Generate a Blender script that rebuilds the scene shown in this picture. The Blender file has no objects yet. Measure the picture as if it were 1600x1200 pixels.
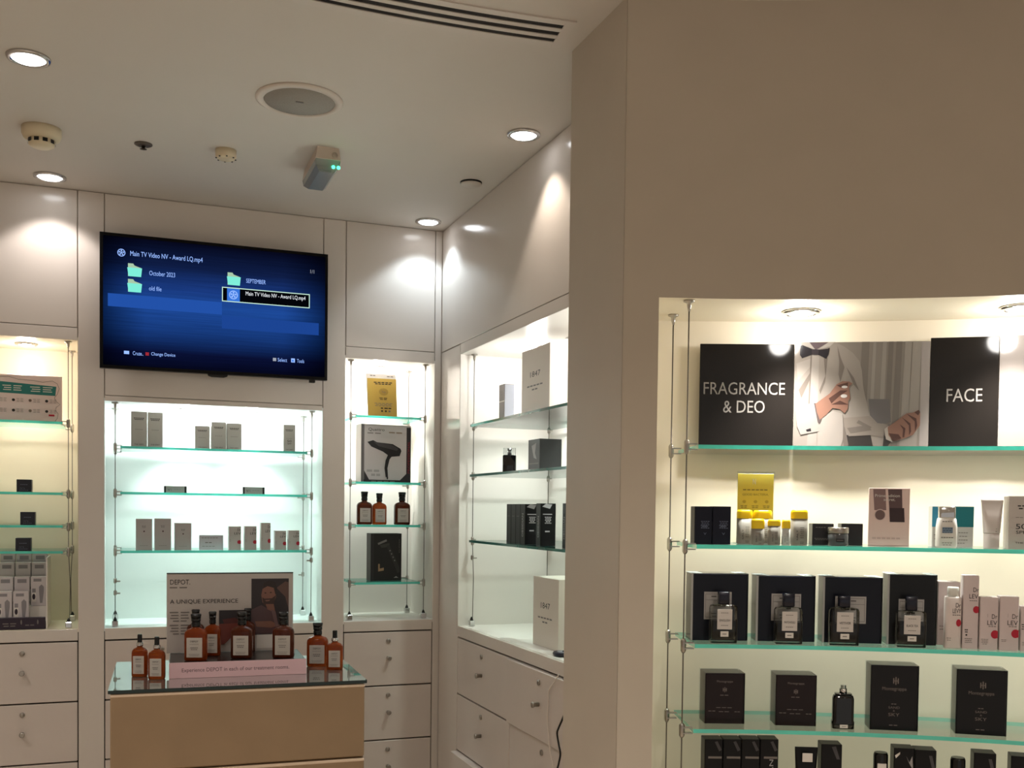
import bpy, math, random
from mathutils import Matrix, Vector
S = bpy.context.scene
COL = S.collection
random.seed(4)

# ------------------------------------------------------------ camera, world, exposure
FPX, YAW, PITCH, ROLL, PYC = 1602.08, 0.36770577, -0.03120388, 0.01212803, 846.77   # 1600x1200 frame
EYE = Vector((0, 0, 1.6))
_f = Vector((math.sin(YAW)*math.cos(PITCH), math.cos(YAW)*math.cos(PITCH), math.sin(PITCH)))
_r = Vector((math.cos(YAW), -math.sin(YAW), 0))
_u = _r.cross(_f)
CR = _r*math.cos(ROLL) + _u*math.sin(ROLL)
CU = -_r*math.sin(ROLL) + _u*math.cos(ROLL)
cd = bpy.data.cameras.new('camera')
cd.sensor_width = 36; cd.lens = FPX/1600*36
cd.shift_y = (PYC-600)/1600
cd.clip_start = 0.05
cam = bpy.data.objects.new('camera', cd); COL.objects.link(cam)
m3 = Matrix((CR, CU, -_f)).transposed()
cam.matrix_world = Matrix.Translation(EYE) @ m3.to_4x4()
S.camera = cam
S.view_settings.view_transform = 'Standard'
S.view_settings.look = 'None'
S.view_settings.exposure = 0.2
S.view_settings.gamma = 1
S.view_settings.use_curve_mapping = False
W = bpy.data.worlds.new('mall_light'); S.world = W; W.use_nodes = True
W.node_tree.nodes['Background'].inputs[0].default_value = (1.0, 0.92, 0.83, 1)
W.node_tree.nodes['Background'].inputs[1].default_value = 0.40

LAMP_W = 7.5          # ceiling downlights
SHOP_W = 40.0         # further downlights of the shop, behind the camera

# ------------------------------------------------------------ pixel rays -> real points on real planes
def ray(x, y): return CR*((x-800)/FPX) - CU*((y-PYC)/FPX) + _f
def at_z(x, y, z):
    d = ray(x, y); return EYE + d*((z-EYE.z)/d.z)
def at_y(x, y, v):
    d = ray(x, y); return EYE + d*((v-EYE.y)/d.y)
def at_x(x, y, v):
    d = ray(x, y); return EYE + d*((v-EYE.x)/d.x)
CC = Vector((0.565, -0.089)); CRAD = 2.423          # plan circle of the curved wall
def at_c(x, y, dr):
    d = ray(x, y); o = Vector((EYE.x-CC.x, EYE.y-CC.y)); a = d.x*d.x+d.y*d.y
    b = 2*(d.x*o.x+d.y*o.y); c = o.x*o.x+o.y*o.y-(CRAD+dr)**2
    return EYE + d*((-b+math.sqrt(b*b-4*a*c))/(2*a))
def ang(p): return math.atan2(p.x-CC.x, p.y-CC.y)
def cpt(a, dr, z): return (CC.x+(CRAD+dr)*math.sin(a), CC.y+(CRAD+dr)*math.cos(a), z)
YA, XB, H = 4.465, 1.368, 2.85

# ------------------------------------------------------------ materials
def lin(c):
    return tuple(((v/255)/12.92 if v/255 <= .04045 else ((v/255+.055)/1.055)**2.4) for v in c)
MATS = {}
def mat(name, rgb, rough=.5, metal=0, spec=.5, noise=0, scale=30, bump=0, trans=0, ior=1.45, coat=0, emit=None, es=1):
    if name in MATS: return MATS[name]
    m = bpy.data.materials.new(name); m.use_nodes = True; nt = m.node_tree
    b = nt.nodes['Principled BSDF']; c = lin(rgb)
    b.inputs['Base Color'].default_value = (*c, 1)
    b.inputs['Roughness'].default_value = rough
    b.inputs['Metallic'].default_value = metal
    b.inputs['Specular IOR Level'].default_value = spec
    b.inputs['IOR'].default_value = ior
    b.inputs['Transmission Weight'].default_value = trans
    b.inputs['Coat Weight'].default_value = coat
    if emit:
        b.inputs['Emission Color'].default_value = (*lin(emit), 1); b.inputs['Emission Strength'].default_value = es
    if noise or bump:
        tc = nt.nodes.new('ShaderNodeTexCoord'); n = nt.nodes.new('ShaderNodeTexNoise')
        n.inputs['Scale'].default_value = scale; n.inputs['Detail'].default_value = 4
        nt.links.new(tc.outputs['Object'], n.inputs['Vector'])
        if noise:
            r = nt.nodes.new('ShaderNodeValToRGB')
            r.color_ramp.elements[0].position = .3; r.color_ramp.elements[1].position = .7
            r.color_ramp.elements[0].color = (*[v*(1-noise) for v in c], 1)
            r.color_ramp.elements[1].color = (*[min(1, v*(1+noise)) for v in c], 1)
            nt.links.new(n.outputs['Fac'], r.inputs['Fac']); nt.links.new(r.outputs['Color'], b.inputs['Base Color'])
        if bump:
            bp = nt.nodes.new('ShaderNodeBump'); bp.inputs['Strength'].default_value = bump; bp.inputs['Distance'].default_value = .002
            nt.links.new(n.outputs['Fac'], bp.inputs['Height']); nt.links.new(bp.outputs['Normal'], b.inputs['Normal'])
    MATS[name] = m; return m
def thin_glass(name, tint, ior=1.5, rough=0.0, veil=0.0, veil_rgb=(255, 255, 255)):
    if name in MATS: return MATS[name]
    m = bpy.data.materials.new(name); m.use_nodes = True; nt = m.node_tree
    out = nt.nodes['Material Output']; nt.nodes.remove(nt.nodes['Principled BSDF'])
    t = nt.nodes.new('ShaderNodeBsdfTransparent'); t.inputs[0].default_value = (*tint, 1)
    g = nt.nodes.new('ShaderNodeBsdfGlossy'); g.inputs['Roughness'].default_value = rough
    f = nt.nodes.new('ShaderNodeFresnel'); f.inputs[0].default_value = ior
    x = nt.nodes.new('ShaderNodeMixShader')
    nt.links.new(f.outputs[0], x.inputs[0]); nt.links.new(t.outputs[0], x.inputs[1]); nt.links.new(g.outputs[0], x.inputs[2])
    last = x
    if veil:
        d = nt.nodes.new('ShaderNodeBsdfDiffuse'); d.inputs[0].default_value = (*lin(veil_rgb), 1)
        y = nt.nodes.new('ShaderNodeMixShader'); y.inputs[0].default_value = veil
        nt.links.new(x.outputs[0], y.inputs[1]); nt.links.new(d.outputs[0], y.inputs[2]); last = y
    nt.links.new(last.outputs[0], out.inputs[0])
    MATS[name] = m; return m
def emis(name, rgb, s):
    if name in MATS: return MATS[name]
    m = bpy.data.materials.new(name); m.use_nodes = True; nt = m.node_tree
    out = nt.nodes['Material Output']; nt.nodes.remove(nt.nodes['Principled BSDF'])
    e = nt.nodes.new('ShaderNodeEmission'); e.inputs[0].default_value = (*lin(rgb), 1); e.inputs[1].default_value = s
    nt.links.new(e.outputs[0], out.inputs[0]); MATS[name] = m; return m

M_LACQ = mat('white_lacquer', (218, 209, 200), .16, spec=.5, noise=.015, scale=3)
M_CAB = mat('cabinet_lacquer', (214, 203, 195), .22, spec=.45, noise=.02, scale=5)
M_NICHE = mat('niche_white', (232, 236, 228), .35, noise=.01, scale=4)
M_PLAS = mat('beige_plaster', (196, 186, 172), .55, spec=.3, noise=.02, scale=6, bump=.08)
M_CEIL = mat('ceiling_paint', (214, 207, 199), .6, spec=.2, noise=.012, scale=3)
M_FLOOR = mat('floor_stone', (196, 182, 164), .25, noise=.1, scale=4)
M_CREAM = mat('cream_paint', (230, 220, 200), .45, spec=.3, noise=.015, scale=5, bump=.05)
M_DARK = mat('gap_dark', (30, 26, 24), .8)
M_STEEL = mat('brushed_steel', (170, 165, 158), .3, metal=1, noise=.06, scale=40)
M_CHROME = mat('chrome', (205, 205, 205), .12, metal=1)
M_WIRE = mat('steel_wire', (110, 104, 98), .35, metal=.8)
M_BLACK = mat('black_plastic', (14, 13, 13), .3)
M_INK = mat('black_ink', (28, 27, 28), .5)
M_GREYINK = mat('grey_ink', (120, 114, 110), .5)
M_WHITEINK = mat('white_ink', (225, 220, 214), .5)
M_WHITE = mat('white_card', (226, 220, 214), .45, noise=.01, scale=20)
M_PAPER = mat('paper_label', (196, 190, 182), .6)
LIPM = mat('pale_lip', (232, 210, 186), .4)
M_GLASS = thin_glass('shelf_glass', (.955, .988, .975))
M_EDGE = mat('glass_edge_teal_glow', (96, 222, 204), .12, spec=.7, noise=.12, scale=9, trans=.25)  # lighter teal stands in for light carried inside the glass
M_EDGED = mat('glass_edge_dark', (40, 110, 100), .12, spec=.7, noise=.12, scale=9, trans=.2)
M_ACRYL = thin_glass('clear_acrylic', (.97, .98, .98), 1.25)
M_LENSW = emis('lamp_lens_warm', (255, 240, 218), 9)
M_LENSC = emis('lamp_lens_cool', (250, 252, 255), 9)

# ------------------------------------------------------------ mesh builder
def rrect(w, d, r, n=4):
    r = max(1e-5, min(r, w/2-1e-5, d/2-1e-5)); pts = []
    for cx, cy, a0 in ((w/2-r, d/2-r, 0), (-w/2+r, d/2-r, 90), (-w/2+r, -d/2+r, 180), (w/2-r, -d/2+r, 270)):
        for i in range(n+1):
            a = math.radians(a0+90*i/n); pts.append((cx+r*math.cos(a), cy+r*math.sin(a)))
    return pts
class MB:
    def __init__(s): s.v = []; s.f = []; s.mi = []; s.sm = []
    def add(s, vs, fs, m=0, smooth=False):
        o = len(s.v); s.v += [tuple(v) for v in vs]
        for f in fs: s.f.append(tuple(i+o for i in f)); s.mi.append(m); s.sm.append(smooth)
        return s
    def box(s, x0, x1, y0, y1, z0, z1, m=0):
        v = [(x, y, z) for z in (z0, z1) for y in (y0, y1) for x in (x0, x1)]
        return s.add(v, [(0, 2, 3, 1), (4, 5, 7, 6), (0, 1, 5, 4), (2, 6, 7, 3), (0, 4, 6, 2), (1, 3, 7, 5)], m)
    def bbox(s, x0, x1, y0, y1, z0, z1, b=.002, m=0):      # box with chamfered edges (stack of inset rings)
        w, d = x1-x0, y1-y0; cx, cy = (x0+x1)/2, (y0+y1)/2
        return s.rings([(z0, w-2*b, d-2*b, b), (z0+b, w, d, b), (z1-b, w, d, b), (z1, w-2*b, d-2*b, b)], 1, m, cx, cy, False)
    def rings(s, secs, n=4, m=0, cx=0, cy=0, smooth=True):
        vs = []; k = None
        for z, w, d, r in secs:
            p = rrect(w, d, r, n); k = len(p); vs += [(cx+a, cy+b, z) for a, b in p]
        fs = []
        for j in range(len(secs)-1):
            for i in range(k):
                a, b = j*k+i, j*k+(i+1) % k; fs.append((a, b, b+k, a+k))
        s.add(vs, fs, m, smooth)
        o = len(s.v)-len(vs)
        s.f.append(tuple(o+i for i in range(k-1, -1, -1))); s.mi.append(m); s.sm.append(False)
        s.f.append(tuple(o+(len(secs)-1)*k+i for i in range(k))); s.mi.append(m); s.sm.append(False)
        return s
    def lathe(s, prof, n=20, m=0, c=(0, 0, 0), axis='z', smooth=True):
        vs = []
        for r, z in prof:
            for i in range(n):
                a = 2*math.pi*i/n; p = (r*math.cos(a), r*math.sin(a), z)
                if axis == '-y': p = (p[0], -p[2], p[1])
                if axis == '-x': p = (-p[2], p[0], p[1])
                vs.append((c[0]+p[0], c[1]+p[1], c[2]+p[2]))
        fs = [(j*n+i, j*n+(i+1) % n, (j+1)*n+(i+1) % n, (j+1)*n+i) for j in range(len(prof)-1) for i in range(n)]
        s.add(vs, fs, m, smooth); o = len(s.v)-len(vs)
        for j, rev in ((0, True), (len(prof)-1, False)):
            if prof[j][0] > 1e-6:
                idx = [o+j*n+i for i in range(n)]
                s.f.append(tuple(reversed(idx)) if rev else tuple(idx)); s.mi.append(m); s.sm.append(False)
        return s
    def tube(s, pts, r, n=8, m=0):
        pts = [Vector(p) for p in pts]; vs = []; a = None
        for i, p in enumerate(pts):
            t = (pts[min(i+1, len(pts)-1)]-pts[max(i-1, 0)]).normalized()
            if a is None: a = t.cross(Vector((0, 0, 1)) if abs(t.z) < .9 else Vector((1, 0, 0)))
            a = (a-t*a.dot(t)).normalized(); b = t.cross(a)
            for k in range(n):
                q = 2*math.pi*k/n; vs.append(p+a*(r*math.cos(q))+b*(r*math.sin(q)))
        fs = [(j*n+i, j*n+(i+1) % n, (j+1)*n+(i+1) % n, (j+1)*n+i) for j in range(len(pts)-1) for i in range(n)]
        fs += [tuple(range(n-1, -1, -1)), tuple((len(pts)-1)*n+i for i in range(n))]
        return s.add(vs, fs, m, True)
    def prism(s, pts, z0, z1, m=0):
        n = len(pts); vs = [(x, y, z0) for x, y in pts]+[(x, y, z1) for x, y in pts]
        fs = [tuple(range(n-1, -1, -1)), tuple(range(n, 2*n))]+[(i, (i+1) % n, n+(i+1) % n, n+i) for i in range(n)]
        return s.add(vs, fs, m)
    def build(s, name, mats, parent=None, loc=(0, 0, 0), rz=0):
        me = bpy.data.meshes.new(name); me.from_pydata(s.v, [], s.f)
        for mm in (mats if isinstance(mats, (list, tuple)) else [mats]): me.materials.append(mm)
        me.polygons.foreach_set('material_index', s.mi); me.polygons.foreach_set('use_smooth', s.sm)
        me.update()
        o = bpy.data.objects.new(name, me); COL.objects.link(o)
        if parent is not None: o.parent = parent
        o.location = loc; o.rotation_euler = (0, 0, rz)
        return o
def tag(o, label=None, cat=None, group=None, kind=None):
    if label: o['label'] = label
    if cat: o['category'] = cat
    if group: o['group'] = group
    if kind: o['kind'] = kind
    return o
def thing(name, label, cat, loc=(0, 0, 0), rz=0, group=None):
    o = bpy.data.objects.new(name, None); COL.objects.link(o); o.empty_display_size = .05
    o.location = loc; o.rotation_euler = (0, 0, rz)
    return tag(o, label, cat, group)
def struct(name):
    o = bpy.data.objects.new(name, None); COL.objects.link(o); return tag(o, kind='structure')

# lettering: the built-in font turned into flat mesh
_txt = {}
def text_mesh(body):
    if body in _txt: return _txt[body]
    cu = bpy.data.curves.new('lettering', 'FONT'); cu.body = body; cu.align_x = 'CENTER'; cu.resolution_u = 3
    o = bpy.data.objects.new('lettering', cu); COL.objects.link(o)
    dg = bpy.context.evaluated_depsgraph_get(); e = o.evaluated_get(dg); me = e.to_mesh()
    vs = [(v.co.x, v.co.y) for v in me.vertices]; fs = [tuple(p.vertices) for p in me.polygons]
    e.to_mesh_clear(); bpy.data.objects.remove(o); bpy.data.curves.remove(cu)
    xs = [v[0] for v in vs]; ys = [v[1] for v in vs]
    x0, x1 = min(xs), max(xs); y0, y1 = min(ys), max(ys)
    _txt[body] = ([((x-(x0+x1)/2)/(x1-x0), (y-(y0+y1)/2)/(y1-y0)) for x, y in vs], fs)
    return _txt[body]
# flat print on a face: items in face fractions (u from left, v from bottom)
#  ('t', text, u, v, width, height, mat[, rot90])  ('r', u0, v0, u1, v1, mat)  ('e', u, v, ru, rv, mat)
#  ('p', [(u, v)...], mat)   ('l', u, v, width, lines, pitch, thickness, mat)
def prints(items, w, h, parent, org, ex, ez, en, eps=.0004, step=.00012):
    org, ex, ez, en = Vector(org), Vector(ex), Vector(ez), Vector(en)
    groups = {}
    for k, it in enumerate(items):
        off = en*(eps+step*k)
        def P(u, v): return org+ex*(u*w)+ez*(v*h)+off
        part = 'lettering' if it[0] == 't' else 'print'
        mm = it[-1] if it[0] != 't' else it[6]
        mb, ms = groups.setdefault(part, (MB(), []))
        if mm not in ms: ms.append(mm)
        mi = ms.index(mm)
        if it[0] == 't':
            vs, fs = text_mesh(it[1]); rot = len(it) > 7
            if rot: mb.add([P(it[2]-y*it[4], it[3]+x*it[5]) for x, y in vs], fs, mi)
            else: mb.add([P(it[2]+x*it[4], it[3]+y*it[5]) for x, y in vs], fs, mi)
        elif it[0] == 'r':
            _, a, b, c, d, _m = it; mb.add([P(a, b), P(c, b), P(c, d), P(a, d)], [(0, 1, 2, 3)], mi)
        elif it[0] == 'e':
            _, a, b, ru, rv, _m = it
            mb.add([P(a+ru*math.cos(q*math.pi/12), b+rv*math.sin(q*math.pi/12)) for q in range(24)], [tuple(range(24))], mi)
        elif it[0] == 'p':
            mb.add([P(u, v) for u, v in it[1]], [tuple(range(len(it[1])))], mi)
        elif it[0] == 'l':
            _, a, b, wd, n, pitch, th, _m = it
            for q in range(n):
                ww = wd*(1, .86, .95, .7)[q % 4]; zz = b-q*pitch
                # a line of small print: broken into words
                u0 = a-ww/2; words = max(2, int(ww*9))
                for j in range(words):
                    ua = u0+ww*j/words; ub = ua+ww/words*.78
                    mb.add([P(ua, zz-th/2), P(ub, zz-th/2), P(ub, zz+th/2), P(ua, zz+th/2)], [(0, 1, 2, 3)], mi)
    return [mb.build(n, ms, parent) for n, (mb, ms) in groups.items()]
def front_print(items, parent, w, d, h, z0=0):
    return prints(items, w, h, parent, (-w/2, -d/2, z0), (1, 0, 0), (0, 0, 1), (0, -1, 0))
def right_print(items, parent, w, d, h):
    return prints(items, d, h, parent, (w/2, -d/2, 0), (0, 1, 0), (0, 0, 1), (1, 0, 0))

# ------------------------------------------------------------ the room
def plain(name, f, m, kind='structure', parent=None):
    mb = MB(); f(mb); o = mb.build(name, m, parent); 
    if parent is None: tag(o, kind=kind)
    return o
plain('ceiling', lambda b: b.box(-2.6, 3.2, -3.0, 4.9, H, H+.1), M_CEIL)
plain('floor', lambda b: b.box(-2.6, 3.2, -3.0, 4.9, -.1, 0), M_FLOOR)
plain('wall_left', lambda b: b.box(-2.7, -2.6, -3.0, 4.9, 0, H), M_LACQ)

NZ = 1.10
NICHES = dict(left=(-.555, -.147, 2.255), mid=(-.048, .832, 2.02), right=(.93, 1.336, 2.255))
wb = struct('wall_back')
def wbox(name, x0, x1, z0, z1, m=M_LACQ, y0=YA, y1=YA+.02, g=.0015):
    return MB().bbox(x0+g, x1-g, y0, y1, z0+g, z1-g, .0015).build(name, m, wb)
MB().box(-2.6, -.556, YA+.012, YA+.05, 0, H).box(-.146, -.049, YA+.012, 4.84, 0, H).box(.833, .929, YA+.012, 4.84, 0, H).box(1.337, XB+.02, YA+.012, 4.84, 0, H) \
    .box(-.556, -.146, YA+.012, 4.84, 2.27, H).box(-.049, .833, YA+.012, 4.84, 2.03, H).box(.929, 1.337, YA+.012, 4.84, 2.27, H).build('backing', M_LACQ, wb)
for x0, x1 in ((-2.6, -.555), (-.147, -.048), (.832, .93), (1.336, XB)):
    wbox('pillar', x0, x1, 0, H)
for x0, x1, zt in NICHES.values():
    zr = zt+(.05 if zt > 2.1 else .022)
    wbox('rail', x0, x1, zt, zr, g=.001); wbox('panel', x0, x1, zr, H, g=.002); wbox('sill', x0, x1, 1.052, NZ, g=.001)
M_NL = mat('niche_left_paint', (228, 219, 200), .35, noise=.01, scale=4)
M_NM = mat('niche_centre_paint', (230, 235, 233), .3, noise=.01, scale=4)
M_NR = mat('niche_right_paint', (232, 228, 221), .35, noise=.01, scale=4)
def lining(x0, x1, y0, y1, z0, z1, m, parent, t=.012):
    b = MB(); b.box(x0-t, x1+t, y1, y1+t, z0-t, z1+t); b.box(x0-t, x0, y0, y1, z0-t, z1+t); b.box(x1, x1+t, y0, y1, z0-t, z1+t)
    b.box(x0, x1, y0, y1, z0-t, z0); b.box(x0, x1, y0, y1, z1, z1+t)
    return b.build('niche_lining', m, parent)
YN = 4.83
for k, m in (('left', M_NL), ('mid', M_NM), ('right', M_NR)):
    x0, x1, zt = NICHES[k]; lining(x0+.0005, x1-.0005, YA+.001, YN, NZ-.0005, zt+.0005, m, wb)

# side wall with its deep niche
YB0, YB1 = 2.62, 4.19
ws = struct('wall_side')
def sbox(name, y0, y1, z0, z1, g=.0015, m=M_LACQ):
    return MB().bbox(XB, XB+.02, y0+g, y1-g, z0+g, z1-g, .0015).build(name, m, ws)
MB().box(XB+.012, 1.83, YB1+.013, YA, 0, H).box(XB+.012, 1.83, YB0-.02, YB1, 2.275, H).build('backing', M_LACQ, ws)
sbox('pillar', YB1, YA, 0, 2.305); sbox('rail', YB0, YB1, 2.26, 2.307, .001); sbox('panel', YB0, YA, 2.307, H)
MB().bbox(XB, XB+.02, YB0, YB1-.001, 1.053, NZ, .0015).build('sill', M_LACQ, ws)
M_NB = mat('niche_side_paint', (231, 227, 221), .3, noise=.012, scale=4)
b = MB(); t = .012; X1 = 1.785
b.box(X1, X1+t, YB0, YB1+t, NZ-t, 2.272); b.box(XB+.001, X1, YB1, YB1+t, NZ-t, 2.272); b.box(XB+.001, X1, YB0-t, YB0, NZ-t, 2.272)
b.box(XB+.001, X1, YB0, YB1, NZ-t, NZ-.0005); b.box(XB+.001, X1, YB0, YB1, 2.2605, 2.272)
b.build('niche_lining', M_NB, ws)
MB().bbox(1.60, 1.74, 3.28, 3.62, 2.252, 2.2605, .003).build('access_panel', M_NB, ws)

# curved wall on the right, its return and its niche
ZC1, ZC0 = 2.126, .45
A0, AN, A1 = math.atan2(1.156-CC.x, 2.264-CC.y), math.radians(16.2), math.radians(56)
wr = struct('wall_right')
angs = [A0, AN]+[AN+(A1-AN)*i/28 for i in range(1, 29)]
b = MB(); zs = [0, ZC0, ZC1, H]; vs = [cpt(a, 0, z) for z in zs for a in angs]; n = len(angs)
fs = []
for j in range(3):
    for i in range(n-1):
        if j == 1 and i > 0: continue
        fs.append((j*n+i, j*n+i+1, (j+1)*n+i+1, (j+1)*n+i))
b.add(vs, fs, 0, True); b.build('wall_face', M_PLAS, wr)
DC = .30; b = MB(); na = [AN]+angs[2:]; k = len(na)
vs = [cpt(a, DC, z) for z in (ZC0, ZC1) for a in na]
b.add(vs, [(i, i+1, k+i+1, k+i) for i in range(k-1)], 0, True)
for z in (ZC0, ZC1):
    b.add([cpt(a, r, z) for r in (0, DC) for a in na], [(i, i+1, k+i+1, k+i) for i in range(k-1)], 0)
b.add([cpt(AN, 0, ZC0), cpt(AN, DC, ZC0), cpt(AN, DC, ZC1), cpt(AN, 0, ZC1)], [(0, 1, 2, 3)], 0)
b.build('niche_lining', M_CREAM, wr)
p = cpt(A0, .004, 0)
plain('wall_return', lambda b: b.prism([(1.156, 2.59), (1.156, 2.2645), (p[0]+.004, p[1]), cpt(AN, .004, 0)[:2], cpt(AN-.004, DC+.02, 0)[:2], (1.40, 2.59)], 0, H), M_PLAS)
plain('wall_rear', lambda b: b.box(2.55, 3.3, -3.0, 1.3, 0, H), M_PLAS)

# ------------------------------------------------------------ lamps
def spot(parent, loc, watts, rgb, size=100, blend=.6, rad=.03):
    l = bpy.data.lights.new('lamp_light', 'SPOT'); l.energy = watts; l.color = rgb; l.spot_size = math.radians(size); l.spot_blend = blend
    l.shadow_soft_size = rad
    o = bpy.data.objects.new('lamp_light', l); COL.objects.link(o); o.parent = parent; o.location = loc; return o
def downlight(x, y, z, r, label, watts, rgb, lens, group, size=100, blend=.6, rim=M_CHROME, fill=1.5):
    t = thing('downlight', label, 'ceiling light', (x, y, z), 0, group)
    MB().lathe([(r*1.0, 0), (r*1.28, 0), (r*1.25, -.006), (r*1.02, -.008), (r*.96, -.002), (r*.96, 0)], 28).build('trim_ring', rim, t)
    MB().lathe([(r*.96, -.004), (r*.85, -.008), (r*.5, -.0105), (.001, -.0115)], 24).build('lens', lens, t)
    if z < H:            # niche lamps: a beam straight down and a little stray light added all round
        spot(t, (0, 0, -.03), watts, rgb, size, 1.0, .03)
        l = bpy.data.lights.new('lamp_light', 'POINT'); l.energy = fill; l.color = rgb; l.shadow_soft_size = .03
        o = bpy.data.objects.new('lamp_light', l); COL.objects.link(o); o.parent = t; o.location = (0, 0, -.05)
    else: spot(t, (0, 0, -.022), watts, rgb, size, blend, .03)
    return t
WARM, NEUT, COOL = (1, .91, .82), (1, .93, .88), (.74, .89, 1)
G = 'recessed ceiling downlights'
downlight(-.232, 3.21, H, .046, 'bright downlight at the upper left, furthest from the panelled wall', LAMP_W, NEUT, M_LENSC, G)
downlight(-.24, 4.325, H, .046, 'bright downlight close to the wall left of the television', LAMP_W, (1, .93, .9), M_LENSC, G, 110, .35)
downlight(1.262, 3.214, H, .044, 'bright downlight by the side wall near the column', LAMP_W, (1, .88, .76), M_LENSC, G, 95, .35)
downlight(1.262, 4.335, H, .044, 'bright downlight in the corner where the two glossy walls meet', LAMP_W, COOL, M_LENSC, G, 110, .4)
for x, y, w in ((-1.4, 3.21, 'left of the far row'), (-1.4, 1.5, 'left of the second row'), (-.235, 1.5, 'right of the second row'), (-1.4, -.3, 'left of the third row'), (-.2, -.6, 'middle of the third row'), (1.1, -.6, 'right of the third row'), (1.1, .6, 'nearest the curved wall'), (-.6, -2, 'left of the entrance row'), (1.2, -2, 'right of the entrance row')):
    downlight(x, y, H, .046, 'downlight in the shop ceiling behind the camera, '+w, SHOP_W, WARM, M_LENSW, 'shop ceiling downlights', 130, .8)
GN = 'small downlights inside the display niches'
p = at_z(41, 537, 2.255)
downlight(p.x, p.y, 2.255, .034, 'warm downlight in the top of the left niche', 13, (1, .90, .77), M_LENSW, GN, 100, 1, M_CHROME, 1.3)
p = at_z(593, 573, 2.255)
downlight(p.x, p.y, 2.255, .03, 'small downlight in the top of the narrow niche with the hairdryer box', 42, (1, .97, .95), M_LENSW, GN, 80, 1, M_CHROME, 2.0)
for px, py, w in ((286, 638.5, 'left'), (392, 643.5, 'right')):
    p = at_z(px, py, 2.02)
    downlight(p.x, min(p.y, 4.72), 2.02, .034, 'cool white downlight, %s one in the top of the central niche' % w, 17, (.94, 1, .985), M_LENSC, GN, 100, 1, M_CHROME, 2.8)
for y, w in ((3.85, 'above the grey box'), (3.1, 'hidden beside the column')):
    downlight(1.58, y, 2.2605, .03, 'downlight in the side wall niche ceiling, %s' % w, 24, (1, .975, .94), M_LENSC, GN, 105, 1, M_NB, 2.6)
for px, py, w in ((1250, 488, 'left one, above the sign reading FRAGRANCE'), (1600, 474, 'right one, cut by the photo edge'), (1960, 462, 'third one, outside the photo')):  # the third lamp is unseen, added to brighten the niche
    p = at_z(px, py, ZC1); a = ang(p)
    q = cpt(a, .15, ZC1)
    downlight(q[0], q[1], ZC1, .038, 'downlight in the curved niche ceiling, '+w, 54, (1, .965, .91), M_LENSW, GN, 100, 1, M_CHROME, 1.6)

# ------------------------------------------------------------ things on the ceiling
t = thing('ceiling_speaker', 'round ceiling speaker with a grey perforated grille', 'speaker', (*at_z(468, 156, H).xy, H))
MB().lathe([(.132, 0), (.132, -.004), (.125, -.008), (.108, -.008), (.108, 0)], 40).build('trim_ring', mat('speaker_white', (215, 205, 195), .5), t)
g_ = mat('speaker_grille', (150, 144, 136), .7, noise=.25, scale=900)
MB().lathe([(.108, -.004), (.106, -.007), (.001, -.007)], 40).build('grille', g_, t)
MB().box(-.012, .012, -.004, .004, -.0085, -.007).build('badge', M_GREYINK, t)
IV = mat('ivory_plastic', (222, 208, 178), .45)
t = thing('smoke_detector', 'ivory smoke detector with dark slots, hanging at the left of the ceiling', 'smoke detector', (*at_z(65, 201, H).xy, H))
MB().lathe([(.062, 0), (.062, -.02), (.056, -.034), (.04, -.038)], 32).build('base', IV, t)
MB().lathe([(.042, -.034), (.04, -.056), (.03, -.062), (.001, -.062)], 28).build('sensor_head', IV, t)
b = MB()
for i in range(10):
    a = 2*math.pi*i/10; c, s_ = math.cos(a), math.sin(a); r = .0415
    w = .008; b.add([(r*c-w*s_, r*s_+w*c, -.052), (r*c+w*s_, r*s_-w*c, -.052), (r*c+w*s_, r*s_-w*c, -.040), (r*c-w*s_, r*s_+w*c, -.040),
                     (r*c*1.03-w*s_, r*s_*1.03+w*c, -.052), (r*c*1.03+w*s_, r*s_*1.03-w*c, -.052), (r*c*1.03+w*s_, r*s_*1.03-w*c, -.040), (r*c*1.03-w*s_, r*s_*1.03+w*c, -.040)],
                    [(4, 5, 6, 7), (0, 1, 5, 4), (3, 2, 6, 7)])
b.build('slot', M_BLACK, t)
t = thing('heat_detector', 'small ivory detector puck right of the dark sprinkler plate', 'detector', (*at_z(353, 235, H).xy, H))
MB().lathe([(.036, 0), (.036, -.022), (.03, -.03), (.001, -.03)], 26).build('body', IV, t)
b = MB()
for i in range(8):
    a = 2*math.pi*i/8; b.lathe([(.003, -.031), (.003, -.0285)], 6, 0, (.033*math.cos(a), .033*math.sin(a), 0))
b.build('vent_dot', M_BLACK, t)
t = thing('sprinkler', 'dark recessed sprinkler plate between the two ivory detectors', 'sprinkler', (*at_z(224, 225, H).xy, H))
MB().lathe([(.03, 0), (.03, -.003), (.024, -.006), (.008, -.007)], 24).build('plate', mat('sprinkler_dark', (92, 84, 76), .5), t)
MB().lathe([(.007, -.006), (.005, -.016), (.012, -.018), (.001, -.02)], 14).build('nozzle', mat('sprinkler_dark2', (70, 62, 55), .4, metal=.7), t)
t = thing('sprinkler_cover', 'flush white sprinkler cover with a dark rim near the side wall', 'sprinkler', (*at_z(736, 285, H).xy, H))
MB().lathe([(.042, 0), (.042, -.003), (.04, -.004), (.04, 0)], 28).build('rim', M_BLACK, t)
MB().lathe([(.0405, -.006), (.038, -.010), (.001, -.011)], 28).build('cap', M_CEIL, t)
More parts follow.
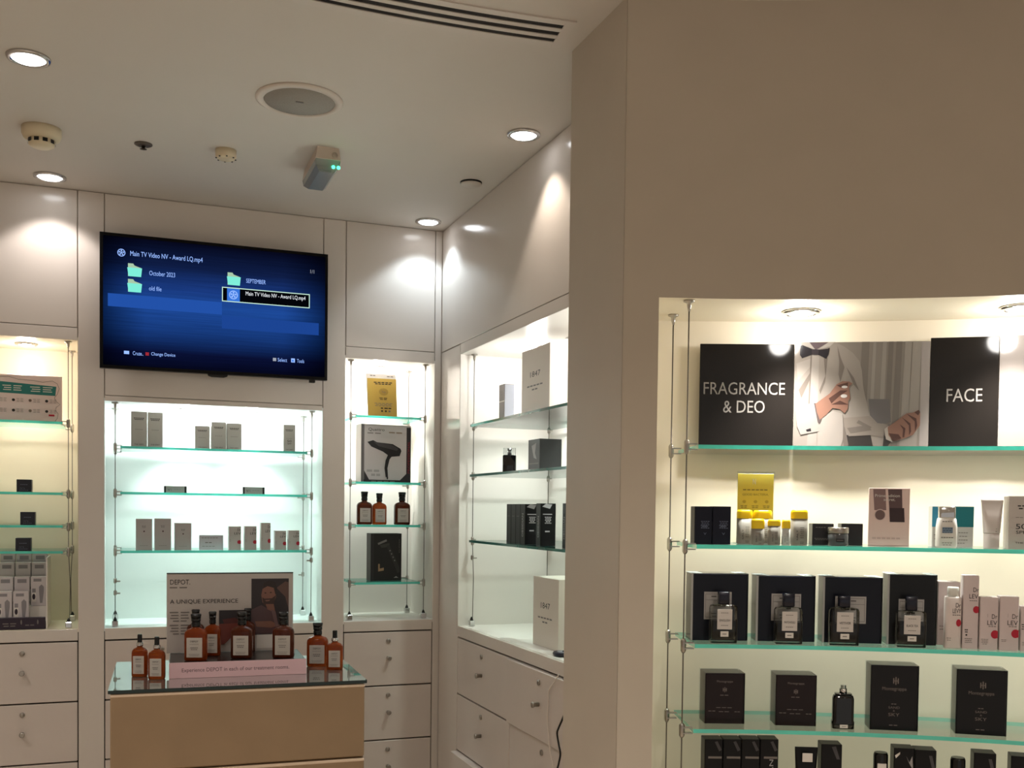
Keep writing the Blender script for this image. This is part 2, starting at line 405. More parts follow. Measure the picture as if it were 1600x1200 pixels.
# emergency light
pn = at_z(513, 230, H); yf = at_z(484, 297, H-.078).y+.02
t = thing('emergency_light', 'boxy emergency light with a frosted prism cover and two green lamps', 'emergency light', (pn.x, pn.y, H))
L = yf-pn.y; wB = .043
EW = mat('emergency_base', (205, 190, 175), .5)
b = MB()
b.add([(-wB+.006, 0, 0), (wB-.006, 0, 0), (wB, -.004, -.042), (-wB, -.004, -.042), (-wB+.006, L, 0), (wB-.006, L, 0), (wB, L+.004, -.042), (-wB, L+.004, -.042)],
      [(0, 1, 2, 3), (4, 7, 6, 5), (0, 4, 5, 1), (3, 2, 6, 7), (1, 5, 6, 2), (0, 3, 7, 4)])
b.build('base', EW, t)
FR = thin_glass('frosted_prism', (.8, .86, .86), 1.5, .25, .45, (150, 158, 156))
b = MB()
b.add([(-wB, 0, -.042), (wB, 0, -.042), (wB*.6, .03, -.078), (-wB*.6, .03, -.078), (-wB, L, -.042), (wB, L, -.042), (wB*.6, L-.03, -.078), (-wB*.6, L-.03, -.078),
       (wB*.95, .006, -.062), (-wB*.95, .006, -.062), (wB*.95, L-.006, -.062), (-wB*.95, L-.006, -.062)],
      [(0, 1, 8, 9), (9, 8, 2, 3), (4, 11, 10, 5), (11, 7, 6, 10), (1, 5, 10, 8), (8, 10, 6, 2), (0, 9, 11, 4), (9, 3, 7, 11), (3, 2, 6, 7)])
b.build('prism_cover', FR, t)
MB().box(-wB*.5, wB*.5, .06, L-.05, -.066, -.058).build('reflector', mat('grey_reflector', (110, 112, 114), .4), t)
gl = emis('green_led', (60, 255, 170), 5)
for dx in (.018, .036):
    MB().lathe([(.004, -.006), (.006, 0), (.001, .005)], 10, 0, (dx, .0, -.066), '-y').build('indicator_lamp', gl, t)
MB().lathe([(.010, 0), (.010, .003), (.001, .004)], 14, 0, (.022, -.002, -.026), '-y').build('knockout', mat('knock', (180, 165, 150), .5), t)
# curved slot diffuser
t = thing('slot_diffuser', 'long curved white air slot diffuser with three dark slots', 'air vent', (.646, -1.264, H))
DW = mat('diffuser_white', (214, 206, 198), .45)
def arcbar(b, r0, r1, z0, z1, a0, a1, n=24, m=0):
    for i in range(n):
        p = a0+(a1-a0)*i/n; q = a0+(a1-a0)*(i+1)/n
        f = lambda a, r, z: (r*math.sin(a), r*math.cos(a), z)
        b.add([f(p, r0, z0), f(q, r0, z0), f(q, r1, z0), f(p, r1, z0), f(p, r0, z1), f(q, r0, z1), f(q, r1, z1), f(p, r1, z1)],
              [(0, 1, 2, 3), (4, 7, 6, 5), (0, 4, 5, 1), (2, 6, 7, 3)]+([(0, 3, 7, 4)] if i == 0 else [])+([(1, 5, 6, 2)] if i == n-1 else []), m)
RO = 3.862; a0, a1 = math.radians(-14), math.radians(6.55)
b = MB(); arcbar(b, RO-.135, RO-.002, -.0012, -.0004, a0, a1); b.build('slot_shade', M_DARK, t)  # flat dark strip stands in for the shade inside the slots
for r0, r1 in ((RO-.142, RO-.118), (RO-.0966, RO-.0795), (RO-.057, RO-.040), (RO-.020, RO+.008)):
    b = MB(); arcbar(b, r0, r1, -.0035, -.0003, a0, a1); b.build('blade', DW, t)
b = MB(); arcbar(b, RO-.142, RO+.008, -.004, -.0003, a1, a1+.007, 2); b.build('end_cap', DW, t)

# ------------------------------------------------------------ drawer cabinets
ROWS = [1.05, .806, .562, .318, .075]
def knob(b, c, ax):
    b.lathe([(.0075, -.002), (.0075, .018), (.0105, .021), (.0105, .026), (.008, .028)], 14, 0, c, ax)
def cabinet(label, x0, x1, cols, axis, face, group, pull={}):
    # axis 'A': drawers in plane y=face ; axis 'B': drawers in plane x=face, (x0,x1) are y extents from far to near
    t = thing('drawer_cabinet', label, 'drawer cabinet', ((x0+x1)/2, face+.2, 0) if axis == 'A' else (face+.2, (x0+x1)/2, 0), 0, group)
    ox, oy = t.location.x, t.location.y
    c = MB(); lo, hi = min(x0, x1), max(x0, x1)
    if axis == 'A': c.box(lo+.001-ox, hi-.001-ox, face+.021-oy, face+.33-oy, .02, 1.05)
    else: c.box(face+.021-ox, face+.40-ox, lo+.001-oy, hi-.001-oy, .02, 1.05)
    c.build('carcass', M_DARK, t)
    pl = MB()
    if axis == 'A': pl.box(lo+.002-ox, hi-.002-ox, face+.03-oy, face+.32-oy, 0, .07)
    else: pl.box(face+.03-ox, face+.39-ox, lo+.002-oy, hi-.002-oy, 0, .07)
    pl.build('plinth', M_CAB, t)
    for ci in range(cols):
        a = x0+(x1-x0)*ci/cols; e = x0+(x1-x0)*(ci+1)/cols; mid = (a+e)/2; l2, h2 = min(a, e)+.0025, max(a, e)-.0025
        for ri in range(4):
            zt, zb = ROWS[ri]-.003, ROWS[ri+1]+.003; pr = pull.get((ci, ri), 0)
            d = MB()
            if axis == 'A': d.bbox(l2-ox, h2-ox, face-pr-oy, face+.02-pr*.0-oy, zb, zt, .002)
            else: d.bbox(face-pr-ox, face+.02-ox, l2-oy, h2-oy, zb, zt, .002)
            do = d.build('drawer', M_CAB, t)
            kb = MB(); ax = '-y' if axis == 'A' else '-x'
            pos = (lambda z: (mid-ox, face-pr-oy, z)) if axis == 'A' else (lambda z: (face-pr-ox, mid-oy, z))
            knob(kb, pos(ROWS[ri]-.118), ax); kb.build('knob', M_STEEL, do)
            lk = MB(); lk.lathe([(.010, -.002), (.010, .004), (.0085, .006), (.001, .006)], 16, 0, pos(ROWS[ri]-.042), ax)
            lk.build('lock', M_STEEL, do)
GCB = 'white drawer cabinets under the niches'
cabinet('white lacquer drawer cabinet at the far left, below the warm niche', -.555, -.147, 1, 'A', YA, GCB)
cabinet('wide white drawer cabinet behind the tan display table', -.048, .832, 2, 'A', YA, GCB)
cabinet('narrow white drawer cabinet right of the tan display table', .93, 1.336, 1, 'A', YA, GCB)
cabinet('long white drawer cabinet along the side wall, one drawer ajar', YB1, YB1-1.268, 2, 'B', XB, GCB, {(1, 0): .014, (0, 2): .028})

# ------------------------------------------------------------ glass shelves and their cables
def shelf(label, group, loc, sx, sy, edge=M_EDGE, th=.010, rz=0):
    o = MB()
    v = [(x, y, z) for z in (-th, 0) for y in (0, sy) for x in (0, sx)]
    o.add(v, [(0, 2, 3, 1), (4, 5, 7, 6)], 0); o.add(v, [(0, 1, 5, 4), (2, 6, 7, 3), (0, 4, 6, 2), (1, 3, 7, 5)], 1)
    s = o.build('glass_shelf', [M_GLASS, edge], None, loc, rz); return tag(s, label, 'shelf', group)
def cable(label, group, x, y, z0, z1, clamps, side=1, r=.0017, dirn=None, extra=(), block=True, sway=0):
    t = thing('shelf_cable', label, 'shelf cable', (x, y, z0), 0, group)
    h = z1-z0; lowest = min(clamps)-z0
    pts = [(0, 0, h-.02)] + [(0, 0, h*.6), (0, 0, lowest), (sway*1.6, 0, lowest*.55), (sway, 0, .03)] if sway else [(0, 0, h-.02), (0, 0, .03)]
    MB().tube(pts, r, 6).build('wire', M_WIRE, t)
    MB().lathe([(.014, h), (.014, h-.004), (.006, h-.007), (.005, h-.018), (.0025, h-.028)], 14).build('ceiling_anchor', M_STEEL, t)
    if block:
        MB().bbox(-.012, .012, -.012, .012, 0, .024, .002).build('base_block', M_CHROME, t)
        MB().lathe([(.008, .024), (.006, .032), (.002, .040)], 12).build('tension_screw', M_BLACK, t)
    d = dirn or (side, 0)
    for zc in clamps:
        b = MB(); b.lathe([(.0035, -.020), (.007, -.014), (.007, .012), (.0035, .017)], 12, 0, (0, 0, zc-z0-.004))
        L = .026
        px, py = -d[1], d[0]
        q = [(px*.007, py*.007), (-px*.007, -py*.007), (d[0]*L-px*.007, d[1]*L-py*.007), (d[0]*L+px*.007, d[1]*L+py*.007)]
        b.prism(q, zc-z0-.0135, zc-z0-.0105); b.prism(q, zc-z0+.0005, zc-z0+.0035)
        b.build('shelf_clamp', M_STEEL, t)
    for zc in extra:
        b = MB(); b.lathe([(.0035, -.012), (.007, -.008), (.007, .006), (.0035, .010)], 12, 0, (0, 0, zc-z0)); b.bbox(0, d[0]*.02 if d[0] else .02, -.005, .005, zc-z0-.006, zc-z0, .001)
        b.build('spare_clamp', M_STEEL, t)
    return t
SHL, SHM, SHR = (1.932, 1.648, 1.516, 1.412), (1.843, 1.655, 1.413), (2.013, 1.718, 1.526, 1.268)
ORD = ('top', 'second', 'third', 'lowest')
for i, z in enumerate(SHL):
    shelf('glass shelf in the warm left niche, %s of four' % ORD[i], 'glass shelves in the left niche', (-.53, 4.505, z), .325, .29)
for i, z in enumerate(SHM):
    shelf('long glass shelf in the central niche, %s of three' % ('top', 'middle', 'lowest')[i], 'glass shelves in the central niche', (.012, 4.505, z), .762, .29)
for i, z in enumerate(SHR):
    shelf('short glass shelf in the narrow right niche, %s of four' % ORD[i], 'glass shelves in the narrow niche', (.988, 4.505, z), .30, .27)
SHB = (1.959, 1.748, 1.47)
for i, z in enumerate(SHB):
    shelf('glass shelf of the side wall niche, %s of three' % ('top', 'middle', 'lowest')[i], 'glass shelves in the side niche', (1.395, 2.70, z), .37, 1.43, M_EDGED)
GC = 'steel shelf cables of the niches'
cable('steel cable at the front of the left niche, right side', GC, -.184, 4.515, NZ, 2.255, SHL, -1, sway=.004)
cable('steel cable at the rear of the left niche, right side', GC, -.180, 4.785, NZ, 2.255, SHL, -1, sway=-.004)
cable('steel cable at the front left of the central niche', GC, -.008, 4.515, NZ, 2.02, SHM, 1, extra=(1.29, 1.24))
cable('steel cable at the rear left of the central niche', GC, -.008, 4.79, NZ, 2.02, SHM, 1)
cable('steel cable at the front right of the central niche', GC, .795, 4.515, NZ, 2.02, SHM, -1, extra=(1.37,))
cable('steel cable at the rear right of the central niche', GC, .805, 4.79, NZ, 2.02, SHM, -1, extra=(1.29,))
cable('steel cable at the front left of the narrow niche', GC, .966, 4.515, NZ, 2.255, SHR, 1)
cable('steel cable at the front right of the narrow niche', GC, 1.308, 4.515, NZ, 2.255, SHR, -1)
cable('steel cable at the rear right of the narrow niche', GC, 1.298, 4.765, NZ, 2.255, SHR, -1)
cable('steel cable at the front of the side wall niche', GC, 1.420, 4.158, NZ, 2.26, SHB, 1, dirn=(0, -1), extra=(1.395,), sway=.004)
cable('steel cable at the rear of the side wall niche', GC, 1.768, 4.155, NZ, 2.26, SHB, 1, dirn=(0, -1))
# curved niche
SHC = (1.768, 1.519, 1.27, 1.056, .83)
def curved_shelf(z, label, th=.010):
    a0, a1 = math.radians(18.75), math.radians(52); n = 26; b = MB(); A = [a0+(a1-a0)*i/n for i in range(n+1)]; k = n+1
    R0, R1 = .015, .262
    v = [cpt(a, r, zz) for zz in (-th, 0) for r in (R0, R1) for a in A]
    for f, m in (((0, 1), 0), ((2, 3), 0), ((0, 2), 1), ((1, 3), 1)):
        b.add(v, [(f[0]*k+i, f[0]*k+i+1, f[1]*k+i+1, f[1]*k+i) for i in range(n)], m)
    b.add(v, [(0, k, 3*k, 2*k), (n, k+n, 3*k+n, 2*k+n)], 1)
    return tag(b.build('glass_shelf', [M_GLASS, M_EDGE], None, (0, 0, z)), label, 'shelf', 'curved glass shelves on the right')
for i, z in enumerate(SHC):
    curved_shelf(z, 'long curved glass shelf in the right wall niche, %s of five' % ('top', 'second', 'third', 'fourth', 'lowest')[i])
for dr, w in ((.026, 'front'), (.215, 'rear')):
    q = cpt(math.radians(18.12), dr, 0); s_ = math.radians(18.12)
    cable('steel cable at the %s of the curved niche, left side' % w, GC, q[0], q[1], ZC0, ZC1, SHC, 1, dirn=(math.cos(s_), -math.sin(s_)))

# ------------------------------------------------------------ television
tl, tr, br, bl = at_y(156, 361, 4.385), at_y(515, 398, 4.385), at_y(510, 596, 4.385), at_y(155, 572, 4.385)
tx0, tx1 = (tl.x+bl.x)/2, (tr.x+br.x)/2; tz0, tz1 = (bl.z+br.z)/2, (tl.z+tr.z)/2
tw, th_ = tx1-tx0, tz1-tz0
t = thing('television', 'black wall mounted television showing a blue file menu', 'television', ((tx0+tx1)/2, 4.385, tz0))
MB().rings([(0, tw, .028, .004), (th_, tw, .028, .004)], 3, 0, 0, .016, False).build('housing', mat('tv_black', (5, 5, 6), .35, spec=.2), t)
MB().bbox(-tw*.3, tw*.3, .03, .078, th_*.15, th_*.8, .006).build('wall_mount', M_BLACK, t)
MB().rings([(-.012, .05, .012, .004), (-.008, .075, .014, .005), (.002, .085, .016, .005)], 3, 0, -.0, .012).build('sensor_bump', M_BLACK, t)
MB().bbox(tw*.5-.075, tw*.5-.05, .012, .03, -.012, .002, .002).build('bottom_button', M_BLACK, t)
bz = .013
sw, sh = tw-2*bz, th_-2*bz
sm = bpy.data.materials.new('tv_picture'); sm.use_nodes = True; nt = sm.node_tree
o_ = nt.nodes['Material Output']; nt.nodes.remove(nt.nodes['Principled BSDF'])
tc = nt.nodes.new('ShaderNodeTexCoord'); sp = nt.nodes.new('ShaderNodeSeparateXYZ'); nt.links.new(tc.outputs['Generated'], sp.inputs[0])
rp = nt.nodes.new('ShaderNodeValToRGB'); E_ = rp.color_ramp.elements
E_[0].position = 0; E_[0].color = (*lin((4, 6, 24)), 1); E_[1].position = 1; E_[1].color = (*lin((5, 6, 22)), 1)
for pos, c in ((.12, (8, 14, 46)), (.3, (20, 52, 112)), (.5, (26, 66, 138)), (.64, (22, 50, 112)), (.8, (13, 26, 62))):
    e = E_.new(pos); e.color = (*lin(c), 1)
nt.links.new(sp.outputs['Z'], rp.inputs[0])
# dim towards the screen's left and right edges, brushed streaks (picture content)
nz = nt.nodes.new('ShaderNodeTexNoise'); mp = nt.nodes.new('ShaderNodeMapping'); mp.inputs['Scale'].default_value = (2, 1, 55)
nt.links.new(tc.outputs['Generated'], mp.inputs[0]); nt.links.new(mp.outputs[0], nz.inputs['Vector']); nz.inputs['Scale'].default_value = 1.5
rx = nt.nodes.new('ShaderNodeValToRGB'); R_ = rx.color_ramp.elements
R_[0].position = 0; R_[0].color = (.25, .25, .25, 1); R_[1].position = 1; R_[1].color = (.25, .25, .25, 1)
for pos in (.18, .8): e = R_.new(pos); e.color = (1, 1, 1, 1)
nt.links.new(sp.outputs['X'], rx.inputs[0])
mx = nt.nodes.new('ShaderNodeMix'); mx.data_type = 'RGBA'; mx.blend_type = 'MULTIPLY'; mx.inputs['Factor'].default_value = 1
nt.links.new(rp.outputs[0], mx.inputs[6]); nt.links.new(rx.outputs[0], mx.inputs[7])
ml = nt.nodes.new('ShaderNodeMath'); ml.operation = 'MULTIPLY_ADD'; ml.inputs[1].default_value = .7; ml.inputs[2].default_value = .7
nt.links.new(nz.outputs['Fac'], ml.inputs[0])
em = nt.nodes.new('ShaderNodeEmission'); nt.links.new(mx.outputs[2], em.inputs[0]); nt.links.new(ml.outputs[0], em.inputs[1]); nt.links.new(em.outputs[0], o_.inputs[0])
scr = MB(); scr.box(-sw/2, sw/2, -.0006, .002, bz, bz+sh); so = scr.build('screen', sm, t)
def E(n, c, s=1.0): return emis('screen_'+n, c, s)
eW, eB, eBand, eBand2 = E('text', (150, 185, 255)), E('blue', (52, 110, 205)), E('band', (32, 76, 158)), E('band2', (26, 64, 138))
eF, eF2, eBox, eRed, eK, eGr = E('folder', (120, 225, 205)), E('folder_tab', (160, 190, 160)), E('frame', (190, 225, 205)), E('red', (150, 40, 50)), E('black', (3, 4, 8)), E('grey', (150, 155, 165))
eH = E('white', (225, 230, 235))
def folder(u, v): return [('p', [(u, v), (u+.056, v), (u+.056, v+.07), (u+.028, v+.085), (u+.022, v+.1), (u, v+.1)], eF2), ('p', [(u-.003, v+.068), (u+.06, v+.068), (u+.056, v+.0), (u+.002, v+.0)], eF)]
def reel(u, v, r, m1, m2):
    a = [('e', u, v, r, r*1.75, m1), ('e', u, v, r*.8, r*1.4, m2), ('e', u, v, r*.22, r*.4, m1)]
    for q in range(5): a.append(('e', u+r*.5*math.cos(q*1.257+.3), v+r*.9*math.sin(q*1.257+.3), r*.2, r*.35, m1))
    return a
it = [('t', 'Main TV Video NV - Award LQ.mp4', .272, .872, .315, .05, eW)]
it += [('t', 'October 2023', .252, .738, .112, .036, eW), ('t', 'old file', .222, .618, .054, .034, eW), ('t', 'SEPTEMBER', .672, .745, .09, .034, eW), ('t', '1/1', .937, .868, .018, .03, eGr)]
it += [('t', 'Main TV Video NV - Award LQ.mp4', .765, .637, .28, .042, eH)]
it += [('r', .088, .09, .11, .115, eW), ('t', 'Cruze..', .148, .1, .045, .03, eW), ('r', .18, .088, .195, .113, eRed), ('t', 'Change Device', .257, .1, .105, .034, eW)]
it += [('r', .752, .107, .768, .133, eGr), ('t', 'Select', .797, .12, .044, .03, eW), ('r', .838, .105, .856, .138, eW), ('r', .842, .112, .85, .126, eB), ('t', 'Tools', .883, .12, .034, .03, eW)]
for band in (('r', .02, .455, .517, .555, eBand), ('r', .517, .345, .97, .445, eBand2)):
    prints([band], sw, sh, so, (-sw/2, -.0005, bz), (1, 0, 0), (0, 0, 1), (0, -1, 0), .0002)[0].name = 'menu_band'
def screen_part(name, items, eps):
    for o in prints(items, sw, sh, so, (-sw/2, -.0005, bz), (1, 0, 0), (0, 0, 1), (0, -1, 0), eps): o.name = name
for u, v in ((.105, .70), (.105, .578), (.542, .70)): screen_part('folder_icon', folder(u, v), .0003)
screen_part('film_reel_icon', reel(.077, .877, .017, eW, eK), .0003)
screen_part('menu_highlight', [('r', .517, .563, .926, .68, eBox), ('r', .521, .57, .922, .673, eK)], .0003)
screen_part('film_reel_icon', [('r', .54, .57, .598, .673, eB)]+reel(.569, .621, .02, eW, eB), .0006)
prints(it, sw, sh, so, (-sw/2, -.0006, bz), (1, 0, 0), (0, 0, 1), (0, -1, 0), .0017)

# ------------------------------------------------------------ packaged goods
def carton_at(name, label, cat, group, loc, rz, w, d, h, m, front=(), right=(), mr=None, lid=None, ext=()):
    b = MB(); e = min(.0015, w*.05)
    b.rings([(0, w, d, e), (h, w, d, e)], 1, 0, 0, 0, False)
    mats = [m]
    if mr:                      # a side panel of another colour
        mats.append(mr); b.add([(w/2+.0003, -d/2+e, 0.001), (w/2+.0003, d/2-e, 0.001), (w/2+.0003, d/2-e, h-.001), (w/2+.0003, -d/2+e, h-.001)], [(0, 1, 2, 3)], 1)
    o = tag(b.build(name, mats, None, loc, rz), label, cat, group)
    b2 = MB(); b2.box(-w/2+.0008, w/2-.0008, -d/2+.0008, d/2-.0008, h, h+.0008); b2.build('lid_flap', lid or m, o)
    if front: front_print(front, o, w, d, h)
    if right: right_print(right, o, w, d, h)
    return o
def fit_a(px0, px1, pt, z, Y):
    a, c = at_y(px0, pt, Y), at_y(px1, pt, Y); return (a.x+c.x)/2, c.x-a.x, at_y((px0+px1)/2, pt, Y).z-z
def box_a(name, label, cat, group, px0, px1, pt, z, Y, d, m, front=(), rz=0, **k):
    x, w, h = fit_a(px0, px1, pt, z, Y)
    return carton_at(name, label, cat, group, (x, Y+d/2, z+.0004), rz, w, d, h, m, front, **k)
def fit_c(px0, px1, pt, z, dr):
    a, c = at_c(px0, pt, dr), at_c(px1, pt, dr); aa = (ang(a)+ang(c))/2
    return aa, (Vector((a.x, a.y))-Vector((c.x, c.y))).length, at_c((px0+px1)/2, pt, dr).z-z
def box_c(name, label, cat, group, px0, px1, pt, z, dr, d, m, front=(), tw=0, **k):
    aa, w, h = fit_c(px0, px1, pt, z, dr); q = cpt(aa, dr+d/2, z+.0004)
    return carton_at(name, label, cat, group, q, -aa+tw, w, d, h, m, front, **k)

# ---- central niche
GB = mat('warm_grey_carton', (178, 172, 164), .5)
GB2 = mat('mauve_grey_carton', (176, 168, 166), .5)
YF = 4.57
def greybox(label, a, c, pt, extra=()):
    return box_a('carton', label, 'product box', 'grey cartons on the top shelf of the central niche', a, c, pt, SHM[0], YF, .045, GB,
                 [('l', .5, .82, .66, 2, .04, .02, M_INK), ('l', .5, .5, .5, 1, .04, .012, M_GREYINK), ('t', 'THE GREY', .5, .08, .6, .035, M_INK)]+list(extra))
greybox('tall grey carton at the left end of the top central shelf', 204.8, 230, 643.5)
greybox('tall grey carton second from the left on the top central shelf', 230.9, 254.5, 645)
greybox('shortest grey carton, left of the trio on the top central shelf', 304.5, 328, 666)
greybox('grey carton in the middle of the trio on the top central shelf', 330.4, 353.5, 660)
greybox('grey carton at the right of the trio on the top central shelf', 355, 377.8, 662)
greybox('narrow grey carton alone at the right end of the top central shelf', 443, 461.5, 664.3, [('t', '50', .5, .4, .36, .08, M_INK), ('t', 'SPF', .5, .3, .34, .05, M_INK)])
for a, c, pt, l in ((256.4, 291.8, 759.9, 'left'), (379.6, 413.6, 761.5, 'right')):
    box_a('tube_carton', 'low grey carton with black ends, %s one on the middle central shelf' % l, 'product box', 'low grey and black cartons', a, c, pt, SHM[1], 4.56, .04, mat('mid_grey_carton', (150, 146, 142), .45),
          [('r', 0, 0, .08, 1, M_BLACK), ('r', .9, 0, 1, 1, M_BLACK), ('t', 'N°1', .25, .45, .16, .36, M_INK), ('l', .6, .5, .34, 1, .1, .06, M_GREYINK)])
for a, c, pt, l in ((212.4, 237.9, 811, 'first'), (241.8, 267.5, 810.7, 'second'), (273.3, 299.2, 817.7, 'shortest')):
    box_a('carton', 'mauve grey carton with dark emblem, %s on the lowest central shelf' % l, 'product box', 'mauve grey cartons on the lowest central shelf', a, c, pt, SHM[2], 4.56, .05, GB2,
          [('l', .5, .77, .26, 2, .04, .02, M_GREYINK), ('e', .5, .60, .05, .024, mat('emblem_dark', (70, 40, 45), .5)), ('l', .5, .14, .5, 1, .04, .01, M_GREYINK)])
t = box_a('price_card', 'low pale lilac information card on the lowest central shelf', 'card', None, 311.2, 348.9, 836.6, SHM[2], 4.56, .006, mat('lilac_card', (188, 184, 190), .4),
          [('l', .45, .82, .7, 1, .06, .04, M_GREYINK), ('l', .4, .5, .3, 1, .06, .06, M_GREYINK), ('l', .4, .25, .55, 1, .06, .03, M_GREYINK)])
RED = mat('signal_red', (178, 24, 48), .45)
def half_disc(u, v, r, asp):
    return ('p', [(1.0, v+r*asp*.86)]+[(u+r*math.cos(q), v+r*asp*math.sin(q)) for q in [math.radians(60+240*i/16) for i in range(17)]]+[(1.0, v-r*asp*.86)], RED)
def levy(u0=.5): return [('t', 'Dr', .84, .86, .28, .10, M_INK), ('t', 'LEV', .72, .70, .52, .10, M_INK), ('r', .5, .83, .515, .9, M_GREYINK)]
for a, c, pt, l in ((357.4, 376.6, 822.7, 'first'), (382.4, 400.9, 822.7, 'second'), (407.8, 422.9, 817.4, 'third and tallest'), (429.8, 447.2, 829.7, 'fourth'), (451, 468, 829.2, 'fifth')):
    box_a('carton', 'grey red dotted carton, %s from the left, lowest central shelf' % l, 'product box', 'red dotted cartons in the central niche', a, c, pt, SHM[2], 4.56, .045, mat('pale_grey_carton', (186, 178, 174), .45),
          levy()+[half_disc(.86, .33, .16, .62 if pt > 825 else .5), ('l', .12, .42, .08, 2, .06, .02, M_GREYINK)])

# ---- left niche
PK = mat('pinkish_placard', (226, 208, 208), .3)
TE = mat('teal_banner', (38, 120, 118), .4); NV = mat('navy_print', (34, 38, 60), .4)
a_, c_ = at_y(97, 589, 4.6), at_y(0, 581, 4.6)
w = .36; h = at_y(60, 587, 4.6).z-SHL[0]; x1 = a_.x
t = thing('information_placard', 'white scalloped placard with a teal banner on the top left niche shelf', 'placard', (x1-w/2, 4.6, SHL[0]+.0005))
MB().bbox(-w/2, w/2, 0, .005, 0, h, .001).build('board', PK, t)
it = [('p', [(.02, .62), (.93, .58), (.94, .78), (.02, .88)], TE), ('p', [(.02, .6), (.33, .6), (.28, .64), (.26, .86), (.02, .88)], NV),
      ('l', .5, .76, .22, 3, .045, .016, M_WHITEINK), ('l', .8, .75, .26, 3, .045, .016, M_WHITEINK), ('r', .86, .14, .92, .18, RED)]
for r_, v in ((0, .46), (1, .24)):
    for i in range(4):
        u = .33+i*.17; it += [('e', u, v, .016, .03, M_INK if i % 2 else mat('tan_print', (120, 100, 90), .5)), ('l', u+.07, v+.03, .08, 3, .03, .008, M_GREYINK)]
prints(it, w, h, t, (-w/2, 0, 0), (1, 0, 0), (0, 0, 1), (0, -1, 0))
sc = [(.92, .02), (.95, .1), (.96, .2), (.93, .27), (.94, .34), (.98, .40), (.94, .46), (.92, .54), (.95, .62), (.97, .74), (.95, .84), (.9, .9), (.8, .86), (.7, .89), (.55, .9), (.45, .95), (.35, .94)]
MB().tube([(-w/2+u*w, -.0008, v*h) for u, v in sc], .0008, 5).build('scroll_border', M_GREYINK, t)
NB = mat('dark_navy_carton', (30, 32, 44), .35)
for z, a, c, pt, l in ((SHL[1], 25.7, 49.5, 749.6, 'second'), (SHL[2], 31.5, 54.8, 800.5, 'third'), (SHL[3], 24, 48.3, 841.3, 'lowest')):
    box_a('jar_carton', 'small dark navy cube carton on the %s shelf of the left niche' % l, 'product box', 'navy cube cartons in the left niche', a, c, pt, z, 4.54, .06, NB,
          [('l', .5, .6, .5, 1, .1, .06, mat('navy_text', (90, 94, 110), .5)), ('t', 'N°6', .4, .3, .3, .14, mat('navy_text', (90, 94, 110), .5)), ('l', .5, .14, .6, 1, .1, .05, mat('navy_text', (90, 94, 110), .5))])
# counter display of brush packs
x_l, x_r = at_y(-8, 984, 4.50).x, at_y(70.7, 984, 4.50).x
t = thing('display_stand', 'stepped counter stand with a dark tray at the bottom of the left niche', 'display stand', ((x_l+x_r)/2, 4.50, NZ+.0004))
w = x_r-x_l; PU = mat('aubergine_tray', (44, 32, 48), .4)
zt_ = at_y(40, 965, 4.50).z-NZ
MB().bbox(-w/2, w/2, 0, .02, 0, zt_, .002).build('tray_front', PU, t)
front_print([('l', .3, .5, .3, 2, .2, .08, M_GREYINK), ('e', .52, .6, .015, .2, M_GREYINK), ('e', .85, .6, .015, .2, M_GREYINK), ('l', .7, .35, .2, 1, .2, .08, M_GREYINK)], t, w, 0, zt_)
steps = [(.02, .075, .03), (.075, .13, .085), (.13, .185, .14), (.185, .24, .175)]
for y0, y1, zz in steps:
    MB().box(-w/2, w/2, y0, y1, 0, zz).build('step', M_WHITE, t)
MB().box(w/2+.003, w/2+.0075, 0, .24, 0, .285).build('side_wing', M_WHITE, t)
cw = w/3.0
PKW = mat('pack_white', (205, 198, 200), .4); PKG = mat('pack_grey', (140, 136, 140), .4)
for r_, (y0, y1, zz) in enumerate(steps):
    for c in range(3):
        if r_ == 0 and c == 2: continue
        full = (r_ == 0 and c < 2) or (r_ == 1 and c == 2)
        x = x_l+cw*(c+.5); hh = .118
        col = ('left', 'middle', 'right')[c]; row = ('front', 'second', 'third', 'rear')[r_]
        fr = [('r', .0, .08, 1, .17, PU), ('r', .2, .80, .8, .93, PKG)]
        if full:
            fr = [('r', .18, .84, .7, .94, PKG), ('r', .1, .46, .32, .6, PKG), ('r', .08, .14, .34, .46, M_WHITEINK), ('e', .2, .32, .1, .1, PU), ('p', [(.6, .1), (.76, .1), (.86, .5), (.86, .66), (.7, .74), (.54, .66), (.54, .5)], PKG)]
        carton_at('brush_pack', 'white and grey brush pack, %s row, %s column of the stepped counter stand' % (row, col), 'product box', 'brush packs on the counter stand',
                  (x, 4.50+(y0+y1)/2, NZ+.0004+zz+.0004), 0, cw-.004, .035, hh, PKW, fr)

